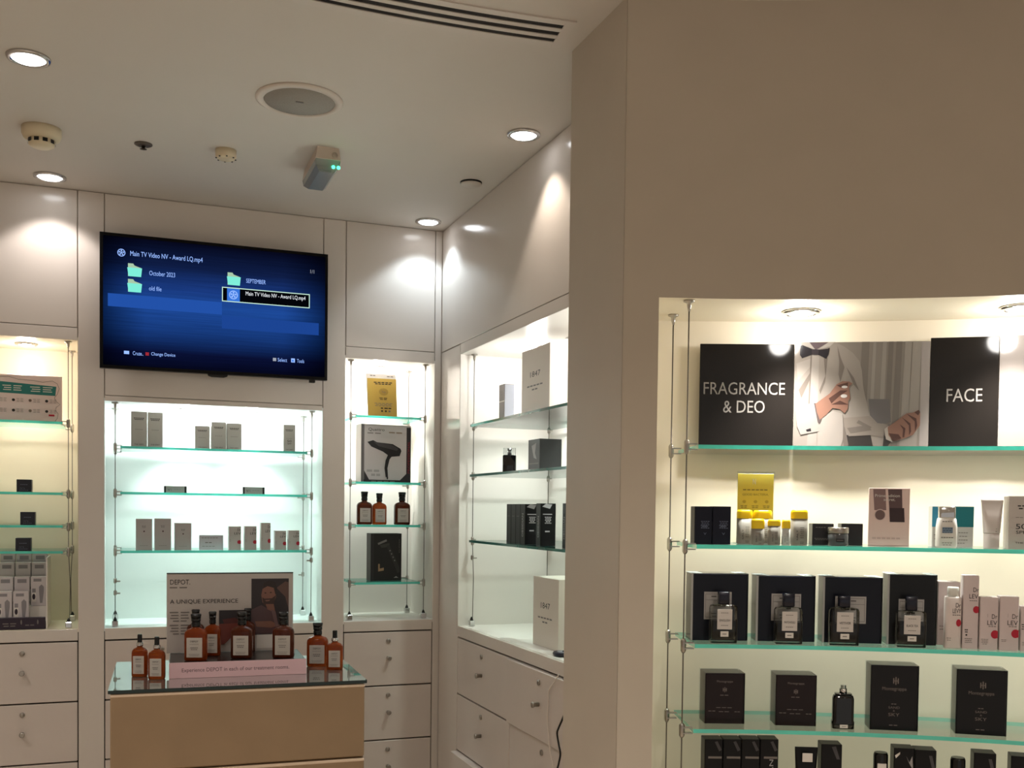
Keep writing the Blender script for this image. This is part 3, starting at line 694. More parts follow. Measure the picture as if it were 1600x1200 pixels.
# ---- amber bottles
AMB = mat('amber_glass', (158, 68, 20), .08, spec=.6, trans=.55, ior=1.3)
AMBD = mat('dark_amber_glass', (90, 38, 17), .08, spec=.6, trans=.35, ior=1.3)
CAPB = mat('glossy_black_cap', (12, 11, 11), .18)
def amber(label, cat, group, loc, w, h, dark=False, top='flip', rz=0, name='amber_bottle'):
    d = w*.62; t = thing(name, label, cat, loc, rz, group); bh = h*.70
    r = w*.2
    MB().rings([(0, w*.9, d*.86, r*.8), (h*.012, w*.98, d*.97, r), (h*.05, w, d, r), (bh*.80, w, d, r), (bh*.875, w*.95, d*.95, r), (bh*.94, w*.78, d*.82, d*.36), (bh*.985, w*.42, d*.62, d*.3), (bh*1.01, w*.34, w*.34, w*.17), (bh*1.06, w*.33, w*.33, w*.165)], 5).build('glass_body', AMBD if dark else AMB, t)
    lw, lh = w*.70, h*.42; lz = h*.075
    lab = MB().bbox(-lw/2, lw/2, -d/2-.0012, -d/2+.0008, lz, lz+lh, .0004).build('label', M_PAPER, t)
    prints([('t', 'DEPOT', .5, .82, .52, .085, M_INK), ('l', .5, .68, .6, 1, .06, .02, M_GREYINK), ('l', .5, .5, .5, 2, .09, .04, M_GREYINK), ('l', .5, .16, .7, 2, .07, .02, M_GREYINK)], lw, lh, lab, (-lw/2, -d/2-.0012, lz), (1, 0, 0), (0, 0, 1), (0, -1, 0))
    n = bh*1.03
    if top == 'flip':
        cw_ = w*.40
        MB().lathe([(cw_*.5, n), (cw_*.52, n+h*.01), (cw_*.52, h*.80), (cw_*.48, h*.81), (cw_*.48, h*.83), (cw_*.54, h*.84), (cw_*.54, h*.90)], 18).build('cap', CAPB, t)
        MB().rings([(h*.90, cw_*1.08, cw_*1.08, cw_*.5), (h*.95, cw_*1.12, cw_*1.08, cw_*.4), (h*.985, cw_*1.2, cw_*.8, cw_*.3), (h, cw_*.95, cw_*.5, cw_*.2)], 4).build('flip_top', CAPB, t)
    else:
        cw_ = w*.42
        MB().lathe([(cw_*.5, n), (cw_*.52, n+h*.02), (cw_*.5, h*.80), (cw_*.44, h*.81)], 18).build('collar', M_CHROME, t)
        MB().lathe([(cw_*.4, h*.80), (cw_*.36, h*.83), (cw_*.36, h*.98), (cw_*.3, h)], 16).build('dropper_cap', CAPB, t)
    return t
GAM = 'amber bottles on the narrow niche shelf'
for a, c, pt, l, dk in ((559.7, 583, 768, 'left', True), (584, 605.7, 770.6, 'middle', False), (618.5, 642.5, 769, 'right', True)):
    x, w, h = fit_a(a, c, pt, SHR[2], 4.56)
    amber('amber bottle with black cap, %s one of three in the narrow niche' % l, 'bottle', GAM, (x, 4.585, SHR[2]+.0004), w, h, dk)

# ---- narrow niche: leaflet, hairdryer box, clipper box
GOLD = mat('mustard_leaflet', (206, 172, 84), .4)
x, w, h = fit_a(576, 621, 583, SHR[0], 4.60)
t = thing('leaflet_holder', 'leaning mustard leaflet on the top shelf of the narrow niche', 'leaflet', (x, 4.60, SHR[0]+.0005), -.06)
lean = MB(); k = .18
lean.add([(-w/2, 0, 0), (w/2, 0, 0), (w/2-.003, h*k, h), (-w/2-.006, h*k, h), (-w/2, .004, 0), (w/2, .004, 0), (w/2-.003, h*k+.004, h), (-w/2-.006, h*k+.004, h)], [(0, 1, 2, 3), (4, 7, 6, 5), (0, 4, 5, 1), (2, 6, 7, 3), (0, 3, 7, 4), (1, 5, 6, 2)])
lo = lean.build('sheet', M_WHITE, t)
prints([('r', .0, .0, 1, .88, GOLD), ('l', .2, .94, .2, 1, .1, .02, M_GREYINK), ('l', .8, .93, .24, 1, .1, .02, M_GREYINK), ('l', .55, .79, .66, 2, .035, .02, M_INK), ('e', .55, .58, .16, .08, mat('mustard_dark', (180, 148, 70), .4)), ('t', 'Yes', .55, .58, .14, .05, M_GREYINK), ('l', .55, .44, .3, 2, .03, .015, M_INK), ('l', .55, .32, .64, 3, .028, .012, M_GREYINK),
        ('r', .44, .2, .52, .225, M_INK), ('r', .56, .2, .68, .225, M_INK), ('r', .7, .2, .8, .225, M_INK), ('r', .45, .13, .51, .165, M_INK), ('r', .58, .13, .64, .165, M_INK), ('r', .7, .13, .77, .165, M_GREYINK)],
       w, math.hypot(h, h*k), lo, (-w/2, 0, 0), (1, 0, 0), (0, k, 1/1.0), (0, -1, k))
SIL = mat('silver_carton', (186, 180, 178), .35); DGR = mat('dark_print', (40, 36, 40), .4)
def crop6(x, y): return ((x-180)/350, 1-(y-530)/360)
hd = [(222, 640), (262, 628), (290, 640), (400, 648), (455, 675), (462, 690), (450, 722), (392, 728), (378, 745), (364, 800), (368, 850), (352, 858), (343, 800), (350, 752), (366, 718), (330, 697), (250, 668)]
x, w, h = fit_a(563.5, 642.5, 664, SHR[1], 4.60)
o = carton_at('hairdryer_box', 'square silver box picturing a black hairdryer in the narrow niche', 'product box', None, (x, 4.65, SHR[1]+.0004), .06, w, .09, h, SIL,
     [('r', .0, .0, .06, 1, mat('grey_spine', (110, 106, 106), .4)), ('r', .06, .04, .92, .98, mat('silver_face', (205, 199, 199), .35)), ('r', .91, .0, 1, .97, DGR), ('r', .05, .0, 1, .045, DGR), ('p', [(.06, .045), (.16, .045), (.06, .2)], DGR), ('p', [(.91, .045), (.78, .045), (.91, .16)], DGR),
      ('t', 'Quattro', .3, .91, .32, .06, M_INK), ('l', .27, .85, .3, 1, .03, .015, M_GREYINK), ('l', .7, .87, .3, 1, .03, .02, mat('gold_print', (150, 130, 110), .4)),
      ('p', [crop6(*q) for q in hd], mat('dryer_black', (22, 19, 20), .4)), ('p', [crop6(*q) for q in ((262, 636), (400, 655), (440, 676), (430, 690), (300, 664))], mat('dryer_sheen', (62, 56, 60), .4)),
      ('e', .525, .085, .016, .03, M_INK), ('l', .25, .2, .28, 1, .05, .04, mat('faint_grey', (170, 165, 165), .5)), ('l', .3, .13, .2, 1, .05, .04, mat('faint_grey', (170, 165, 165), .5)),
      ('t', 'PROFESSIONAL', .955, .45, .045, .56, mat('crimson_print', (150, 30, 50), .5), 1), ('l', .45, .02, .5, 1, .05, .015, M_GREYINK)])
x, w, h = fit_a(579, 628, 834, SHR[3], 4.58)
CLIP = mat('clipper_gold', (170, 140, 105), .4); CLG = mat('clipper_grey', (130, 126, 124), .4)
carton_at('clipper_box', 'tall black box picturing a hair clipper on the lowest narrow shelf', 'product box', None, (x, 4.62, SHR[3]+.0004), .05, w, .07, h, mat('black_carton', (20, 18, 19), .35),
     [('r', 0, 0, .1, 1, DGR), ('p', [(.22, .8), (.5, .88), (.52, .84), (.24, .76)], CLG), ('p', [(.28, .76), (.6, .8), (.6, .72), (.34, .7)], mat('clipper_dark', (60, 56, 55), .4)), ('p', [(.5, .74), (.6, .76), (.93, .28), (.95, .18), (.86, .16), (.78, .3)], mat('clipper_body', (44, 41, 42), .3)),
      ('e', .62, .64, .02, .015, CLG), ('e', .67, .57, .02, .015, CLG), ('e', .72, .5, .02, .015, CLG), ('e', .77, .43, .02, .015, CLG), ('p', [(.24, .36), (.29, .36), (.29, .26), (.42, .28), (.42, .22), (.24, .2)], CLIP), ('t', 'CLIPPER', .92, .74, .03, .3, M_GREYINK, 1), ('p', [(.74, .06), (.9, .06), (.82, .1)], CLG)])

# ---- side wall niche (front faces look along -X, right hand faces along -Y)
def box_b(name, label, cat, group, px0, px1, px2, pt, z, X, m, front=(), right=(), mr=None, d=None, lid=None):
    a, c = at_x(px0, pt, X), at_x(px1, pt, X)
    w = a.y-c.y; hh = at_x(px1, pt, X).z-z
    if d is None: d = at_y(px2, pt, c.y).x-X
    return carton_at(name, label, cat, group, (X+d/2, (a.y+c.y)/2, z+.0004), -math.pi/2, w, d, hh, m, front, right, mr, lid)
M1897 = mat('cream_gift_box', (224, 214, 202), .45)
def gift(n=None): return [('t', '1847', .5, .60, .36, .085, M_INK), ('l', .5, .42, .58, 1, .05, .022, M_GREYINK), ('l', .5, .36, .22, 1, .05, .022, M_GREYINK)]
box_b('slim_carton', 'slim silver carton standing on the top shelf of the side niche', 'product box', None, 780, 788.4, 804, 600, SHB[0], 1.45, mat('steel_grey_carton', (112, 106, 104), .35), [('r', 0, .52, 1, .55, M_WHITEINK), ('l', .5, .8, .6, 3, .08, .02, M_GREYINK)], mr=mat('silver_side', (150, 156, 168), .25, metal=.4))
box_b('gift_box', 'tall cream gift box lettered 1847 on the top shelf of the side niche', 'gift box', 'cream gift boxes in the side niche', 816, 859.4, 896, 535, SHB[0], 1.43, M1897, gift(), d=.20)
o = box_b('gift_box', 'cream gift box lettered 1847 standing on the counter near the column', 'gift box', 'cream gift boxes in the side niche', 833.6, 873, 893, 907, NZ, 1.455, M1897, gift(), d=.19)
# perfume bottle with clear cap
p = at_x(789, 712, 1.47); zz = SHB[1]
t = thing('perfume_bottle', 'black perfume bottle with a clear square cap on the middle side shelf', 'bottle', (1.49, p.y, zz+.0004), -.4)
bw = .055; hb = at_y(789, 711, p.y).z-zz; hc = at_y(789, 700, p.y).z-zz
MB().rings([(0, bw*.96, bw*.6, .006), (.003, bw, bw*.62, .007), (hb-.004, bw, bw*.62, .007), (hb, bw*.9, bw*.55, .006)], 4).build('glass_body', mat('black_glass', (8, 8, 9), .06, spec=.7), t)
MB().lathe([(.009, hb), (.009, hc*.98)], 14).build('spray_stem', M_CHROME, t)
MB().rings([(hb+.001, bw*.92, bw*.56, .004), (hc, bw*.92, bw*.56, .004)], 3, 0, 0, 0, False).build('cap', thin_glass('cap_acrylic', (.86, .87, .87), 1.5, .02), t)
BK = mat('charcoal_carton', (48, 47, 48), .3)
box_b('wrapped_carton', 'charcoal cellophane wrapped carton on the middle side shelf', 'product box', None, 825.6, 843.6, 878, 685.6, SHB[1], 1.44, BK, [('p', [(.3, .8), (.7, .88), (.6, .55), (.75, .35), (.5, .4), (.4, .6)], mat('foil_glint', (160, 158, 158), .2)), ('r', .1, .2, .9, .23, M_GREYINK)], mr=mat('charcoal_side', (52, 54, 54), .25))
p = at_x(887, 690, 1.46)
t = thing('spray_bottle', 'slim white spray bottle beside the column on the middle side shelf', 'bottle', (1.485, p.y, zz+.0004), -.3)
hb = at_y(887, 663, p.y).z-zz; hc = at_y(887, 648, p.y).z-zz
MB().lathe([(.02, 0), (.021, .003), (.021, hb-.004), (.017, hb)], 22).build('body', M_WHITE, t)
MB().lathe([(.015, hb), (.016, hb+.003), (.016, hc-.003), (.013, hc)], 20).build('cap', mat('cap_white', (222, 220, 214), .3), t)
prints([('l', .5, .78, .7, 2, .05, .03, M_GREYINK), ('t', 'MIST', .5, .4, .3, .3, M_GREYINK, 1)], .02, hb, t, (-.010, -.0213, 0), (1, 0, 0), (0, 0, 1), (0, -1, 0))
OB = mat('black_obsidian_carton', (13, 12, 14), .35, spec=.3)
WG = mat('pale_print', (170, 168, 170), .5)
GO = 'black cartons on the lowest shelf of the side niche'
ya, yc = at_x(791, 850, 1.43).y, at_x(820, 850, 1.43).y
wn = (ya-yc)/4; hh = at_x(820, 788, 1.43).z-SHB[2]
side_print = [('p', [(.1, .93), (.35, 1), (.75, .98), (.6, .88)], WG), ('r', .15, .74, .75, .76, WG), ('l', .5, .68, .45, 5, .035, .02, WG), ('r', .3, .33, .6, .36, WG)]
for i in range(4):
    carton_at('carton', 'black carton, %s of a row of four on the lowest side shelf' % ('furthest', 'second', 'third', 'nearest, lettered OBSIDIAN,')[i], 'product box', GO,
              (1.43+.03, ya-wn*(i+.5), SHB[2]+.0004), -math.pi/2, wn-.001, .06, hh, OB, [('t', 'OBSIDIAN', .5, .48, .3, .58, WG, 1)] if i == 3 else [('l', .5, .7, .5, 1, .1, .01, M_GREYINK)], side_print if i == 3 else ())
for a, c, e, l in ((838, 845, 860, 'single black carton beside the row of four on the lowest side shelf'), (879, 885, 899, 'black carton half hidden by the column on the lowest side shelf')):
    box_b('carton', l, 'product box', GO, a, c, e, 787, SHB[2], 1.43, OB, [('t', 'OBSIDIAN', .5, .45, .3, .5, WG, 1)], side_print, d=.06)
# pouch, white and black leads on the counter
p = at_z(884, 1023, NZ)
t = thing('cable_pouch', 'flat grey pouch with a dark blue rim on the counter by the column', 'pouch', (p.x+.015, p.y-.03, NZ+.0004), -.2)
MB().rings([(0, .13, .075, .03), (.004, .14, .085, .034), (.011, .14, .085, .034), (.014, .13, .075, .03)], 6).build('rim', mat('blue_black_rim', (22, 24, 40), .35), t)
MB().rings([(.0135, .112, .058, .024), (.0152, .11, .056, .024)], 6).build('top', mat('pouch_grey', (130, 132, 142), .4), t)
MB().tube([(-.04, -.01, .017), (-.01, .012, .018), (.02, -.006, .018), (.045, .008, .017)], .002, 6).build('strap', M_BLACK, t)
def lead(name, label, pix, X, r, m):
    pts = [at_x(px, py, X) for px, py in pix]
    # smooth the run with Catmull-Rom
    out = []
    for i in range(len(pts)-1):
        p0, p1, p2, p3 = pts[max(i-1, 0)], pts[i], pts[i+1], pts[min(i+2, len(pts)-1)]
        for q in range(6):
            s = q/6; out.append(.5*((2*p1)+(p2-p0)*s+(2*p0-5*p1+4*p2-p3)*s*s+(3*p1-p0-3*p2+p3)*s**3))
    out.append(pts[-1]); o = pts[0]
    return tag(MB().tube([p-o for p in out], r, 8).build(name, m, None, o), label, 'cable')
lead('charging_cable', 'thin white cable hanging out of the ajar drawer in the side cabinet', [(873, 1054), (866, 1066), (857.5, 1080), (856.5, 1100), (855.5, 1125), (858.5, 1165), (862, 1185), (864.5, 1198), (866, 1230), (868, 1290)], XB-.02, .0022, mat('cable_white', (224, 214, 204), .4))
lead('power_cable', 'black power cable hanging down the side cabinet next to the column', [(889, 1062), (887, 1075), (884.5, 1100), (881, 1118), (873, 1137), (870.5, 1146), (873, 1163), (875.5, 1178), (873, 1193), (869, 1215), (868, 1290)], XB-.034, .0034, M_BLACK)

# ---- curved niche: signs on the top shelf
SB = mat('sign_black', (22, 19, 17), .12, spec=.35)
SW = mat('sign_lightgrey', (122, 115, 111), .15, spec=.5, coat=.3)
SL = mat('sign_letters', (122, 117, 112), .4)
def sign(label, px0, px1, pt, m, items, w_over=None):
    dr = .268; z = SHC[0]+.0005
    a, c = at_c(px0, pt, dr), at_c(px1, pt, dr); a_a, c_a = ang(a), ang(c)
    pa, pc = Vector(cpt(a_a, dr, z)), Vector(cpt(c_a, dr, z)); w = (pc-pa).length; h = at_c(px0, pt, dr).z-z
    rz = math.atan2(pc.y-pa.y, pc.x-pa.x); mid = (pa+pc)/2
    t = thing('sign_board', label, 'sign', mid, rz, 'sign boards on the top shelf of the curved niche')
    MB().bbox(-w/2+.0006, w/2-.0006, 0, .006, 0, h, .0008).build('board', m, t)
    prints(items, w, h, t, (-w/2, 0, 0), (1, 0, 0), (0, 0, 1), (0, -1, 0), .0003, .00008)
    return t
sign('black sign board reading FRAGRANCE & DEO', 1094, 1242, 537, SB, [('t', 'FRAGRANCE', .475, .585, .86, .115, SL), ('t', '& DEO', .475, .415, .44, .115, SL)])
def CP(x, y):
    top = 95-(x-75)*.028
    return ((x-70)/1425, 1-(y-top)/(1165-top))
def poly(pts, m): return ('p', [tuple(min(1, max(0, q)) for q in CP(*p)) for p in pts], m)
def ph(n, c): return mat('photo_'+n, tuple(v*.72 for v in c), .15, spec=.5)
shirt, shirt_d, shirt_l, skin, skin_d, tie = ph('shirt', (152, 142, 133)), ph('shirt_fold', (118, 108, 100)), ph('shirt_light', (164, 155, 147)), ph('skin', (142, 104, 88)), ph('skin_dark', (84, 58, 50)), ph('tie', (40, 36, 40))
cur, cur_d, cur_l, shad = ph('curtain', (140, 131, 122)), ph('curtain_dark', (122, 113, 105)), ph('curtain_light', (158, 149, 140)), ph('shadow', (58, 53, 50))
it = [poly([(70, 60), (1400, 60), (1400, 1165), (70, 1165)], cur)]
for x0, x1, m in ((780, 860, cur_d), (900, 930, cur_l), (1000, 1040, cur_l), (1060, 1110, cur_d), (1140, 1200, cur_d), (1230, 1300, cur_l), (1310, 1400, cur_l)):
    it.append(poly([(x0, 60), (x1, 60), (x1-30, 1165), (x0-40, 1165)], m))
it += [poly([(860, 640), (1080, 640), (1100, 870), (960, 890), (880, 800)], ph('backdrop', (112, 106, 104)))]
it += [poly([(75, 60), (500, 60), (600, 130), (690, 190), (760, 270), (785, 360), (800, 500), (820, 600), (850, 700), (875, 800), (960, 880), (1060, 890), (1030, 1000), (1020, 1165), (60, 1165)], shirt)]
it += [poly([(640, 1000), (890, 990), (930, 1165), (630, 1165)], shad), poly([(90, 300), (240, 250), (240, 330), (110, 470)], shirt_l), poly([(120, 560), (245, 380), (250, 430), (150, 640)], shirt_d),
       poly([(240, 215), (262, 215), (255, 700), (228, 700)], shirt_d), poly([(255, 215), (330, 230), (328, 600), (320, 1165), (215, 1165), (240, 700)], shirt_l), poly([(380, 240), (420, 240), (400, 480), (350, 600), (340, 560), (400, 420)], shirt_d),
       poly([(520, 120), (560, 240), (600, 330), (560, 480), (540, 400), (545, 280)], shirt_d), poly([(620, 330), (700, 430), (760, 560), (700, 500)], shirt_d), poly([(590, 790), (610, 900), (640, 1010), (660, 1100), (620, 1165), (590, 1000)], shirt_d),
       poly([(600, 830), (870, 810), (960, 885), (1070, 895), (1020, 1020), (880, 1000), (660, 1012), (612, 920)], ph('sleeve', (142, 131, 121))), poly([(640, 930), (860, 900), (900, 950), (680, 985)], shirt_d), poly([(760, 850), (900, 920), (880, 940), (740, 880)], shirt_d),
       poly([(1030, 1000), (1110, 1060), (1060, 1120), (1040, 1165), (1015, 1165)], shad),
       poly([(330, 860), (480, 760), (590, 790), (600, 900), (600, 1050), (560, 1165), (330, 1165)], shirt_l)]
it += [poly([(115, 90), (220, 75), (290, 165), (200, 135), (125, 155)], ph('collar', (176, 168, 160))), poly([(490, 75), (430, 80), (310, 160), (360, 150), (440, 130)], ph('collar', (176, 168, 160))), poly([(225, 72), (430, 72), (300, 160), (285, 160)], ph('neck', (98, 84, 88))),
       poly([(130, 130), (150, 120), (260, 160), (262, 208), (150, 248), (125, 215)], tie), poly([(440, 142), (420, 150), (315, 165), (312, 208), (405, 250), (430, 205)], tie), poly([(250, 158), (325, 160), (322, 214), (252, 212)], ph('tie_knot', (56, 50, 54)))]
it += [poly([(85, 740), (280, 680), (330, 780), (345, 965), (150, 1000), (110, 920)], ph('cuff', (162, 153, 146))), poly([(205, 950), (255, 935), (262, 965), (215, 970)], tie), poly([(285, 688), (310, 690), (372, 845), (352, 890), (330, 880)], ph('cuff_edge', (92, 80, 78))),
       poly([(300, 695), (450, 590), (520, 500), (580, 468), (650, 470), (690, 490), (650, 520), (655, 560), (668, 640), (645, 660), (645, 740), (610, 785), (560, 745), (480, 735), (420, 800), (350, 850), (320, 780)], skin),
       poly([(440, 640), (560, 560), (640, 560), (560, 610), (470, 690)], skin_d), poly([(470, 700), (560, 660), (650, 700), (560, 700)], skin_d), poly([(520, 510), (640, 480), (640, 520), (560, 530)], skin_d), ('e', *CP(605, 525), .022, .012, ph('flacon', (214, 208, 202))), ('e', *CP(600, 615), .024, .016, ph('flacon', (214, 208, 202)))]
it += [poly([(1030, 940), (1075, 905), (1085, 1000), (1120, 1070), (1050, 1040)], ph('bracelet', (176, 166, 154))), poly([(1065, 920), (1180, 840), (1210, 815), (1260, 780), (1330, 770), (1380, 745), (1400, 770), (1400, 900), (1330, 995), (1240, 1030), (1130, 1060), (1075, 1000)], skin),
       poly([(1190, 890), (1250, 930), (1240, 1020), (1222, 1020), (1225, 940)], skin_d), poly([(1210, 820), (1300, 880), (1310, 960), (1290, 1000), (1285, 900)], skin_d), poly([(1260, 785), (1360, 830), (1372, 900), (1350, 960), (1345, 860)], skin_d), poly([(1340, 770), (1385, 745), (1398, 765), (1380, 800)], skin_d), poly([(1075, 980), (1180, 990), (1210, 1030), (1130, 1062)], skin_d)]
sign('photo sign board of a man in bow tie spraying scent on his wrist', 1242, 1454.5, 535.2, SW, it)
sign('narrow black sign board reading FACE', 1454.5, 1562.5, 528, SB, [('t', 'FACE', .51, .495, .52, .115, SL)])
sign('blank light grey sign board at the right edge beside FACE', 1562.5, 1690, 525, SW, [('r', .0, .0, .004, 1, SB)])

# ---- curved niche, second shelf
NVY = mat('navy_carton', (11, 14, 32), .4, spec=.3); Z = SHC[1]
NVT = mat('navy_small_print', (96, 104, 128), .5)
for a, c, l in ((1085.7, 1113.2, 'left'), (1114, 1142.5, 'right')):
    box_c('carton', 'navy carton with small grey print, %s one of the pair on the second curved shelf' % l, 'product box', 'navy cartons on the second curved shelf', a, c, 792, Z, .05, .05, NVY,
          [('l', .62, .61, .5, 5, .045, .016, NVT), ('l', .55, .5, .4, 2, .04, .014, NVT), ('t', 'V', .6, .28, .16, .06, NVT)])
YEL = mat('yellow_leaflet', (242, 218, 84), .4); YED = mat('yellow_print', (140, 116, 40), .5)
aa, w, h = fit_c(1152.4, 1211, 737, Z, .17); q = cpt(aa, .17, Z+.0005)
t = thing('leaflet_holder', 'clear holder with a yellow leaflet about GOOD BACTERIA on the second curved shelf', 'leaflet', q, -aa)
MB().bbox(-w/2+.002, w/2-.002, .003, .005, .006, h-.006, .0004).build('sheet', YEL, t)
MB().box(-w/2, w/2, 0, .0015, 0, h).box(-w/2, w/2, .0065, .008, 0, h).box(-w/2, w/2, 0, .05, -.0003, .002).build('acrylic_holder', M_ACRYL, t)
it = [('t', 'N', .46, .86, .08, .08, M_WHITEINK), ('l', .5, .745, .68, 1, .04, .014, YED), ('t', 'GOOD BACTERIA.', .5, .68, .7, .03, YED)]
for r_, v in enumerate((.58, .40)):
    for i in range(3): it += [('e', .2+.3*i, v, .05, .022, mat('yellow_icon', (206, 178, 60), .5)), ('l', .2+.3*i, v-.06, .2, 2, .022, .009, YED)]
prints(it, w, h, t, (-w/2, .0028, 0), (1, 0, 0), (0, 0, 1), (0, -1, 0), .0001, .00004)
DCAP = mat('yellow_cap', (246, 208, 20), .35); DBOD = mat('grey_stick_body', (136, 130, 122), .4); DBOL = mat('white_stick_body', (190, 190, 186), .4)
def stick(label, px0, px1, pt, dr, body=DBOD, caph=.25):
    aa, w, h = fit_c(px0, px1, pt, Z, dr); q = cpt(aa, dr+w*.3, Z+.0004)
    t = thing('deodorant_stick', label, 'deodorant', q, -aa, 'yellow capped sticks on the second curved shelf'); d = w*.6; zc = h*(1-caph)
    MB().rings([(0, w*.94, d*.9, d*.4), (.003, w, d, d*.45), (zc, w, d, d*.45)], 6).build('body', body, t)
    MB().rings([(zc, w*.99, d*.99, d*.44), (zc+.001, w*1.01, d*1.01, d*.45), (h-.006, w*1.0, d, d*.45), (h-.001, w*.9, d*.88, d*.4), (h, w*.75, d*.7, d*.3)], 6).build('cap', DCAP, t)
    front_print([('t', 'SALT', .28, .38, .12, .4, M_INK, 1), ('l', .68, .66, .34, 6, .075, .016, M_INK), ('l', .68, .12, .34, 2, .05, .014, M_INK)], t, w*.72, d+.0012, zc)
stick('tall yellow capped grey stick, rear left of the cluster', 1153, 1177.5, 797, .10)
stick('tall yellow capped grey stick, rear centre of the cluster', 1179, 1208, 797.5, .10)
stick('short yellow capped grey stick, front left of the cluster', 1175.5, 1196, 811, .045, caph=.38)
stick('short yellow capped grey stick, front centre of the cluster', 1201, 1221, 812, .045)
stick('short yellow capped stick with a white body', 1222.5, 1236, 812.5, .05, DBOL, .34)
stick('tall yellow capped grey stick, standing alone at the right of the cluster', 1237.5, 1264, 797, .06)
BC = mat('black_brown_carton', (26, 23, 25), .35)
box_c('carton', 'flat black carton left of the grey cream jar', 'product box', 'black cartons beside the cream jar', 1269.6, 1303, 819, Z, .09, .05, BC, [('l', .4, .84, .5, 1, .1, .03, M_GREYINK), ('l', .45, .32, .7, 2, .06, .02, M_GREYINK)])
box_c('carton', 'flat black carton right of the grey cream jar', 'product box', 'black cartons beside the cream jar', 1315, 1348.7, 819, Z, .09, .05, BC)
aa, w, h = fit_c(1296.5, 1329.5, 824.5, Z, .04); r = w/2; q = cpt(aa, .04+r*.9, Z+.0004)
t = thing('cream_jar', 'grey glass cream jar with a brushed silver lid on the second curved shelf', 'jar', q, -aa)
MB().lathe([(r*.85, 0), (r*.97, .003), (r*.97, h*.64), (r*.9, h*.68)], 26).build('jar_body', mat('smoke_glass', (78, 80, 84), .12, spec=.6), t)
MB().lathe([(r*.98, h*.68), (r, h*.7), (r, h*.97), (r*.94, h), (.001, h)], 26).build('lid', M_STEEL, t)
prints([('r', .1, .3, .9, .58, DGR), ('l', .5, .45, .6, 1, .1, .06, M_GREYINK)], w*.5, h*.68, t, (-w*.25, -r*.985, 0), (1, 0, 0), (0, 0, 1), (0, -1, 0))
aa, w, h = fit_c(1358, 1422.5, 763, Z, .07); q = cpt(aa, .07, Z+.0005)
t = thing('pink_placard', 'pale pink folded placard picturing brown cosmetics on the second curved shelf', 'placard', q, -aa)
PP = mat('pale_pink_card', (232, 206, 200), .4); BR1, BR2, BR3 = mat('pp_a', (138, 112, 112), .5), mat('pp_b', (96, 74, 76), .5), mat('pp_c', (58, 42, 46), .5)
MB().prism([(-w/2, 0), (w/2, .0), (w/2, .003), (0, .05), (-w/2, .003)], 0, .003).build('foot', PP, t)
MB().bbox(-w/2, w/2, 0, .003, .0, h, .0006).build('card', PP, t)
prints([('p', [(.1, .98), (.4, .98), (.43, .62), (.14, .62)], BR1), ('p', [(.46, .98), (.8, .98), (.82, .62), (.5, .66)], BR2), ('e', .28, .54, .14, .1, mat('pp_ring', (214, 190, 186), .4)), ('e', .28, .54, .12, .085, mat('pp_d', (112, 90, 90), .5)), ('p', [(.5, .66), (.86, .66), (.88, .42), (.52, .42)], BR3),
        ('t', 'Prime edition', .45, .87, .6, .05, M_WHITEINK), ('t', 'secret.', .5, .80, .28, .04, M_WHITEINK), ('l', .45, .14, .7, 1, .04, .025, mat('pp_text', (206, 178, 174), .5))], w, h, t, (-w/2, 0, 0), (1, 0, 0), (0, 0, 1), (0, -1, 0))
TEB, BLB, BWH = mat('teal_carton', (14, 104, 112), .4), mat('blue_carton', (30, 126, 160), .4), mat('white_grey_carton', (178, 176, 172), .45)
box_c('carton', 'white carton with a bright blue top behind the serum bottle', 'product box', 'white cartons with coloured tops', 1457, 1489, 792, Z, .11, .05, BWH, [('r', 0, .50, 1, 1, BLB), ('l', .3, .3, .4, 2, .1, .02, M_GREYINK)])
box_c('carton', 'white carton with a dark teal top right of the serum bottle', 'product box', 'white cartons with coloured tops', 1491, 1522, 792, Z, .11, .05, BWH, [('r', 0, .50, 1, 1, TEB), ('l', .5, .36, .5, 3, .09, .018, M_GREYINK), ('l', .4, .1, .4, 1, .1, .014, M_GREYINK)])
aa, w, h = fit_c(1465, 1498, 792, Z, .045); q = cpt(aa, .045+w*.3, Z+.0004)
t = thing('serum_bottle', 'white bottle with a chrome cap in front of the blue and teal cartons', 'bottle', q, -aa)
MB().rings([(0, w*.93, w*.55, .008), (.004, w, w*.58, .01), (h*.5, w, w*.58, .01), (h*.7, w*.9, w*.52, .01), (h*.735, w*.8, w*.46, .01)], 5).build('body', M_WHITE, t)
MB().rings([(h*.735, w*.78, w*.45, .004), (h*.745, w*.8, w*.46, .005), (h*.99, w*.8, w*.46, .005), (h, w*.74, w*.42, .004)], 3).build('cap', M_CHROME, t)
front_print([('l', .5, .64, .5, 1, .06, .02, M_GREYINK), ('r', .25, .36, .75, .5, mat('label_blue', (120, 140, 160), .5)), ('l', .5, .47, .5, 3, .05, .02, mat('label_text', (70, 84, 110), .5)), ('l', .5, .25, .6, 1, .06, .02, M_GREYINK), ('l', .5, .12, .5, 2, .05, .014, M_GREYINK)], t, w, w*.59, h)
aa, w, h = fit_c(1535.5, 1571, 779, Z, .06); q = cpt(aa, .08, Z+.0004)
t = thing('cream_tube', 'pearly cream tube standing on its cap beside the SPF 50 carton', 'tube', q, -aa)
MB().rings([(h*.30, w*.74, w*.7, w*.34), (h*.34, w*.76, w*.7, w*.33), (h*.7, w*.88, w*.4, w*.19), (h*.93, w*.97, w*.08, w*.035), (h*.94, w, .004, .0015), (h, w, .004, .0015)], 6).build('body', mat('pearl_tube', (212, 200, 196), .3), t)
